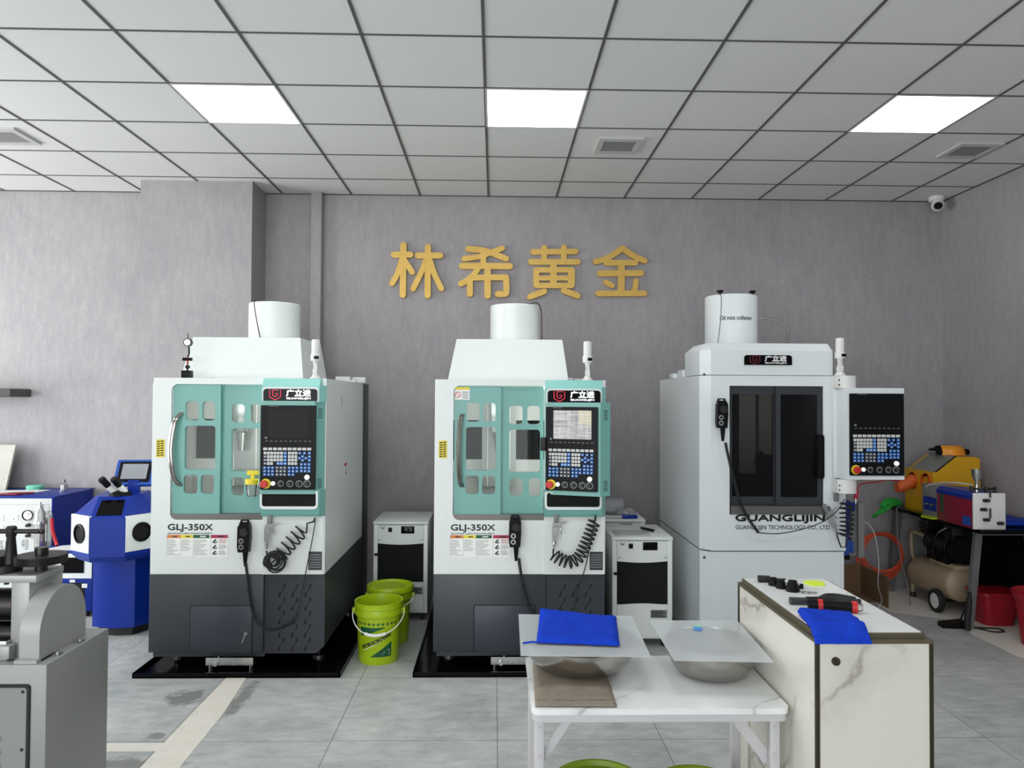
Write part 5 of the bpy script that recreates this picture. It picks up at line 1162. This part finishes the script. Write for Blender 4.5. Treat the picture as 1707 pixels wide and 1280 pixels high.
for yc, z, nm in ((6.075, .99, 1), (5.885, 1.0, 0)):
    b = MB().lathe([(.068, -.012), (.068, 0), (.05, 0), (.05, -.012)], (3.50, yc, z), 26, 0, 'x'); b.build('arm_hole_rim', 'orange', t)
    if nm: MB().tube(smooth_path([(3.50, yc, z), (3.45, yc-.01, z-.02), (3.39, yc+.0, z-.055), (3.36, yc, z-.06)], 6), [.056-.018*k/18 for k in range(19)], 16).build('sleeve', 'orange', t)
# visor on top
t = thing('magnifier_visor', 'amber head visor with black knobs on the sandblasting cabinet', 'visor', (3.76, 5.98, 1.205))
prof = [(.115*math.cos(a), .055*math.sin(a)**.8 if math.sin(a) > 0 else 0) for a in [PI*k/16 for k in range(17)]]
b = MB(); vs = []
for k in range(17):
    a = PI*k/16; u = -.10+.20*k/16; yy = 5.93-.045*math.sin(a)
    vs += [(3.755+u, yy, 1.212), (3.755+u*.93, yy+.012, 1.262), (3.755+u*.8, yy+.05, 1.288), (3.755+u*.75, 6.02, 1.285)]
b.add(vs, [(4*i+j, 4*i+4+j, 4*i+5+j, 4*i+1+j) for i in range(16) for j in range(3)]); b.build('visor_shell', 'amber', t)
for s in (-1, 1): MB().cyl((3.755+s*.10, 5.95, 1.237), (3.755+s*.128, 5.95, 1.237), .028, .024, 18).build('side_knob', 'black', t)
b = MB().tube(smooth_path([(3.65, 5.96, 1.25), (3.64, 6.08, 1.25), (3.755, 6.14, 1.25), (3.87, 6.08, 1.25), (3.86, 5.96, 1.25)], 6), .012, 8, flat=.5); b.cyl((3.755, 6.14, 1.25), (3.755, 6.165, 1.25), .03, .026, 16); b.build('headband', 'black', t)
# maroon welder box and the small grey box
t = thing('water_welder', 'maroon and blue gas welder with a white fitting panel on the bench corner', 'machine', (3.5, 5.34, bz))
X0, X1, Y0, Y1, z1 = 3.385, 3.605, 5.125, 5.56, 1.0
MB().box(X0, X1, Y0+.01, Y1, bz, z1-.03, bev=.003).build('case', 'maroon', t)
b = MB().plate([(X0-.004, z1-.045), (X1+.004, z1-.045), (X1+.004, z1), (X0+.03, z1+.006), (X0-.004, z1-.02)], [], Y1, Y0+.02); b.build('lid', 'blue', t)
fp = MB().box(X0-.005, X1+.006, Y0-.002, Y0+.012, bz, z1+.005, bev=.003).build('front_panel', 'offwhite', t, label='white fitting panel')
MB().box(X0-.003, X0+.002, 5.48, 5.51, .82, .96).build('level_gauge', 'pgreen', t); MB().box(X0-.003, X0+.002, 5.16, 5.25, .765, .83).build('label_plate', 'blue2', t)
for xx, zz in ((3.465, .955), (3.445, .892), (3.465, .82), (3.565, .795)):
    b = MB().cyl((xx-.02, Y0-.018, zz), (xx+.02, Y0-.018, zz), .009, .009, 10); b.cyl((xx-.022, Y0-.018, zz), (xx-.012, Y0-.018, zz), .013, .013, 6); b.cyl((xx+.01, Y0-.018, zz-.012), (xx+.01, Y0-.018, zz+.012), .010, .010, 10); b.cyl((xx, Y0-.018, zz), (xx, Y0, zz), .007); b.build('pipe_fitting', 'dsteel', fp)
for za, zb_ in ((.975, 1.03), (.83, .90)): MB().tube([(3.492, Y0-.015, za), (3.492, Y0-.015, zb_)], .006, 8).build('copper_pipe', 'bronzed', fp)
MB().lathe([(.0001, z1+.0), (.016, z1), (.014, z1+.05), (.012, z1+.07), (.032, z1+.12), (.036, z1+.165), (.030, z1+.165), (.010, z1+.08), (.0001, z1+.078)], (3.455, 5.20, 0), 22).build('filler_funnel', 'steel', t)
b = MB().tube(smooth_path([(3.42, 5.22, z1+.025), (3.47, 5.17, z1+.03), (3.53, 5.16, z1+.03), (3.58, 5.18, z1+.035)], 6), .007, 8)
for q in ((3.425, 5.215), (3.50, 5.165), (3.575, 5.18)): b.cyl((q[0], q[1], z1), (q[0], q[1], z1+.045), .011, .011, 8)
b.build('manifold', 'dsteel', t)
MB().tube(smooth_path([(3.44, 5.22, z1+.05), (3.40, 5.32, z1+.055), (3.37, 5.46, z1+.04), (3.35, 5.58, z1+.012), (3.34, 5.63, z1-.01)], 8), .005, 8).build('clear_hose', 'hosewhite', t)
t = thing('power_box', 'small grey box with a blue knob panel between cabinet and welder', 'box', (3.5, 5.69, bz))
MB().box(3.405, 3.60, 5.575, 5.79, bz, 1.0, bev=.003).build('case', 'grey', t); pn = MB().box(3.401, 3.406, 5.60, 5.765, .80, .905).build('knob_panel', 'blue', t)
for yy in (5.72, 5.64): MB().cyl((3.401, yy, .845), (3.385, yy, .845), .015, .013, 16).build('knob', 'chrome', pn)
tag(MB(Matrix.Translation((-.06, 0, 0))).plate([(3.40, 5.56), (3.455, 5.56), (3.46, 5.66), (3.42, 5.72), (3.38, 5.66)], [], bz, bz+.012, axis='z').build('lime_rag', 'lime', None, (3.36, 5.62, bz)), 'lime rag poking out under the small grey box', 'rag')
# rubber glove and the red hose at the bench end
t = thing('rubber_glove', 'green rubber glove hanging off the far end of the black bench', 'glove', (3.40, 6.25, bz))
b = MB().tube(smooth_path([(3.50, 6.28, .775), (3.43, 6.26, .785), (3.36, 6.23, .775), (3.31, 6.20, .745)], 6), [.030+.014*math.sin(PI*k/18) for k in range(19)], 14, flat=.55)
for k, (dy, L, dz) in enumerate(((-.035, .10, -.02), (-.012, .12, -.03), (.012, .115, -.045), (.034, .09, -.06))):
    b.tube(smooth_path([(3.33, 6.205+dy*.8, .752), (3.29, 6.19+dy, .728+dz*.3), (3.33-L, 6.185+dy*1.2, .715+dz)], 5), [.013]*9+[.011, .006], 8)
b.tube(smooth_path([(3.36, 6.19, .77), (3.34, 6.15, .755), (3.30, 6.13, .735)], 5), [.013]*9+[.012, .006], 8); b.build('glove_body', 'glove', t)
P = smooth_path([(2.478, 4.975, 1.04), (2.62, 5.2, 1.06), (2.95, 5.6, 1.03), (3.25, 6.02, 1.0), (3.40, 6.12, .98), (3.50, 6.14, .975)], 10)
tag(MB().tube(P, .0055, 8).build('air_hose', 'hosered', None, (3.0, 5.7, 1.0)), 'thin red air hose arching from the air filter to the sandblasting cabinet', 'hose')
cz, cy, cx = .36, 6.29, 3.34
b = MB(); rnd = random.Random(5)
for k in range(13):
    rr = .160+.0045*k*rnd.uniform(.5, 1.2); oy = -.03+.006*k; ph = rnd.uniform(0, 6); zz = cz-.006*k
    b.tube([(cx+rr*math.cos(a)+.01*math.sin(2*a+ph), cy+oy+.012*math.sin(a+ph), zz+rr*1.0*math.sin(a)) for a in [2*PI*q/40 for q in range(40)]], .0042, 6, closed=True)
tag(b.build('hose_coil', 'hoseorange', None, (cx, cy, cz-.25)), 'coil of orange air hose hung round the far bench leg', 'hose')
P = smooth_path([(2.535, 5, 0.826), (2.611, 5.05, 0.78), (2.674, 5.1, 0.672), (2.743, 5.2, 0.491), (2.817, 5.35, 0.304), (3.056, 5.75, 0.086), (3.05, 5.80, .006)], 10)
tag(MB().tube(P, .0032, 8).build('air_hose', 'hosewhite', None, (2.70, 5.2, .006)), 'thin clear hose dropping from the air filter to the floor', 'hose')
P = smooth_path([(3.44, 6.16, .755), (3.405, 6.15, .752), (3.395, 6.14, .70), (3.40, 6.12, .40), (3.43, 6.06, .15), (3.40, 5.95, .006), (3.36, 5.9, .006)], 10)
tag(MB().tube(P, .0045, 8).build('power_cable', 'pgrey', None, (3.40, 6.1, .006)), 'thin grey cable hanging down in front of the compressor', 'cable')
# compressor under the bench
t = thing('air_compressor', 'beige air compressor with a black pump under the black bench', 'compressor', (3.62, 5.85, 0))
A, B_ = Vector((3.63, 6.21, .205)), Vector((3.63, 5.60, .235)); d = (B_-A).normalized(); r = .135; L = (B_-A).length
a_ = d.orthogonal().normalized(); b_ = d.cross(a_); vs = []; pr = [(0, .0005)] + [(.055*(1-math.cos(PI/2*k/6)), r*math.sin(PI/2*k/6)) for k in range(1, 7)]
pr = pr + [(L-s, q) for s, q in pr[::-1]]; n = 36
for s, q in pr: vs += [A+d*s+q*(math.cos(2*PI*i/n)*a_+math.sin(2*PI*i/n)*b_) for i in range(n)]
b = MB().add(vs, [(j*n+i, j*n+(i+1) % n, (j+1)*n+(i+1) % n, (j+1)*n+i) for j in range(len(pr)-1) for i in range(n)]); b.box(3.55, 3.71, 5.60, 5.95, .345, .385, bev=.01); b.build('tank', 'beige', t)
MB().tube(smooth_path([(3.60, 6.24, .30), (3.58, 6.24, .36), (3.58, 6.25, .49), (3.58, 6.22, .535), (3.60, 6.16, .53), (3.62, 6.1, .50), (3.62, 6.08, .37)], 7), .016, 12).build('handle', 'beige', t)
for xx in (3.475, 3.775):
    w = MB().lathe([(.0001, -.016), (.035, -.02), (.062, -.016), (.066, .016), (.0001, .018)], (xx, 5.72, .09), 28, 0, 'x').build('wheel', 'offwhite', t)
    b = MB().lathe([(.060, -.02), (.078, -.024), (.09, -.012), (.09, .012), (.078, .024), (.060, .02)], (xx, 5.72, .09), 32, 0, 'x', closed=True); b.build('tyre', 'rubber', w)
MB().tube([(3.48, 5.72, .09), (3.77, 5.72, .09)], .010, 8).build('axle', 'dsteel', t)
for xx in (3.55, 3.71): MB().cyl((xx, 6.18, 0), (xx, 6.18, .04), .028, .022, 16, 1).cyl((xx, 6.18, .035), (xx, 6.18, .12), .014).build('foot', ['beige', 'rubber'], t)
b = MB().cyl((3.63, 5.66, .50), (3.63, 6.02, .50), .085, .085, 28); b.cyl((3.63, 5.60, .50), (3.63, 5.66, .50), .105, .10, 28); b.box(3.55, 3.71, 5.68, 5.98, .375, .46)
for k in range(8): b.lathe([(.09, -.004), (.098, 0), (.09, .004)], (3.63, 5.72+.035*k, .50), 24, 0, 'y')
b.build('motor', 'black', t)
b = MB()
for yy in (5.70, 6.04): b.box(3.56, 3.70, yy-.05, yy+.05, .56, .68, bev=.008).box(3.55, 3.71, yy-.06, yy+.06, .60, .608).box(3.55, 3.71, yy-.06, yy+.06, .63, .638)
b.tube(smooth_path([(3.56, 5.72, .66), (3.50, 5.75, .60), (3.50, 5.8, .45), (3.56, 5.84, .37)], 6), .009, 8); b.build('pump_head', 'dsteel', t)
# red containers, foot pedal, cardboard
t = thing('red_bin', 'dark red tub standing behind the slanted bench leg', 'bin', (3.74, 5.52, 0))
b = MB(); loft(b, rrect(3.63, 3.86, 5.36, 5.55, .05), 0, rrect(3.60, 3.89, 5.34, 5.57, .05), .235); loft(b, rrect(3.59, 3.90, 5.33, 5.58, .05), .225, rrect(3.59, 3.90, 5.33, 5.58, .05), .243); b.build('tub', 'binred', t)
t = thing('red_bucket', 'bright red bucket with a flared rim in front of the bench', 'bucket', (3.715, 4.93, 0))
MB().lathe([(.0001, .004), (.115, 0), (.150, .30), (.160, .31), (.172, .345), (.176, .36), (.168, .364), (.150, .34), (.142, .30), (.108, .012), (.0001, .012)], (3.715, 4.93, 0), 44).build('bucket_body', 'binred', t)
t = thing('foot_pedal', 'black foot pedal with a looped cord on the floor by the bench leg', 'pedal', (3.37, 5.33, 0))
b = MB(rotz(3.36, 5.34, -.15, 0)); b.plate([(-.085, 0), (.075, 0), (.075, .055), (-.085, .030)], [], -.04, .04); b.build('pedal_body', 'black', t)
MB().tube(smooth_path([(3.44, 5.33, .02), (3.50, 5.30, .008), (3.58, 5.21, .006), (3.66, 5.22, .006), (3.66, 5.28, .006), (3.56, 5.30, .006), (3.47, 5.33, .008), (3.43, 5.35, .05), (3.452, 5.27, .22)], 8), .006, 8).build('cord', 'rubber', t)
tag(MB().tube(smooth_path([(3.408, 5.245, .012), (3.412, 5.245, .10), (3.424, 5.245, .20), (3.428, 5.245, .28)], 6), [.022]*10+[.018]*5+[.012]*4, 12).build('hose_gun', 'rubber', None, (3.41, 5.245, 0)), 'black grip tool standing against the slanted bench leg', 'tool')
b = MB(); b.box(2.80, 3.15, 6.255, 6.262, 0, .255); b.box(3.143, 3.15, 5.82, 6.255, 0, .245); b.box(2.80, 2.807, 6.0, 6.255, 0, .25); b.box(2.80, 3.15, 6.0, 6.255, 0, .006)
tag(b.build('cardboard_box', 'card', None, (2.98, 6.1, 0)), 'open brown cardboard box on the floor beside the all-white machine', 'box')
struct(MB().plate([(3.108, 5.74), (3.308, 5.611), (3.438, 5.549), (3.397, 5.138), (3.401, 4.705), (3.99, 4.6), (3.99, 6.46), (3.2, 6.46)], [], -.002, .001, axis='z').build('pale_floor', 'terrazzo'))  # paler area of floor around the bench
b = MB(); slab_cloth(b, ((3.66, 5.50), (3.92, 5.50), (3.92, 5.20), (3.68, 5.22)), bz, .05, nx=14, ny=12, amp=.02, seed=13, fr=9)
tag(b.build('blue_bag', 'blue', None, (3.8, 5.35, bz), ang=60), 'blue bag lying on the bench beyond the white fitting panel', 'bag')
# ------------------------------------------------------------------ tidy the working notes off the objects
for o in bpy.data.objects:
    if '_o' in o.keys(): del o['_o']
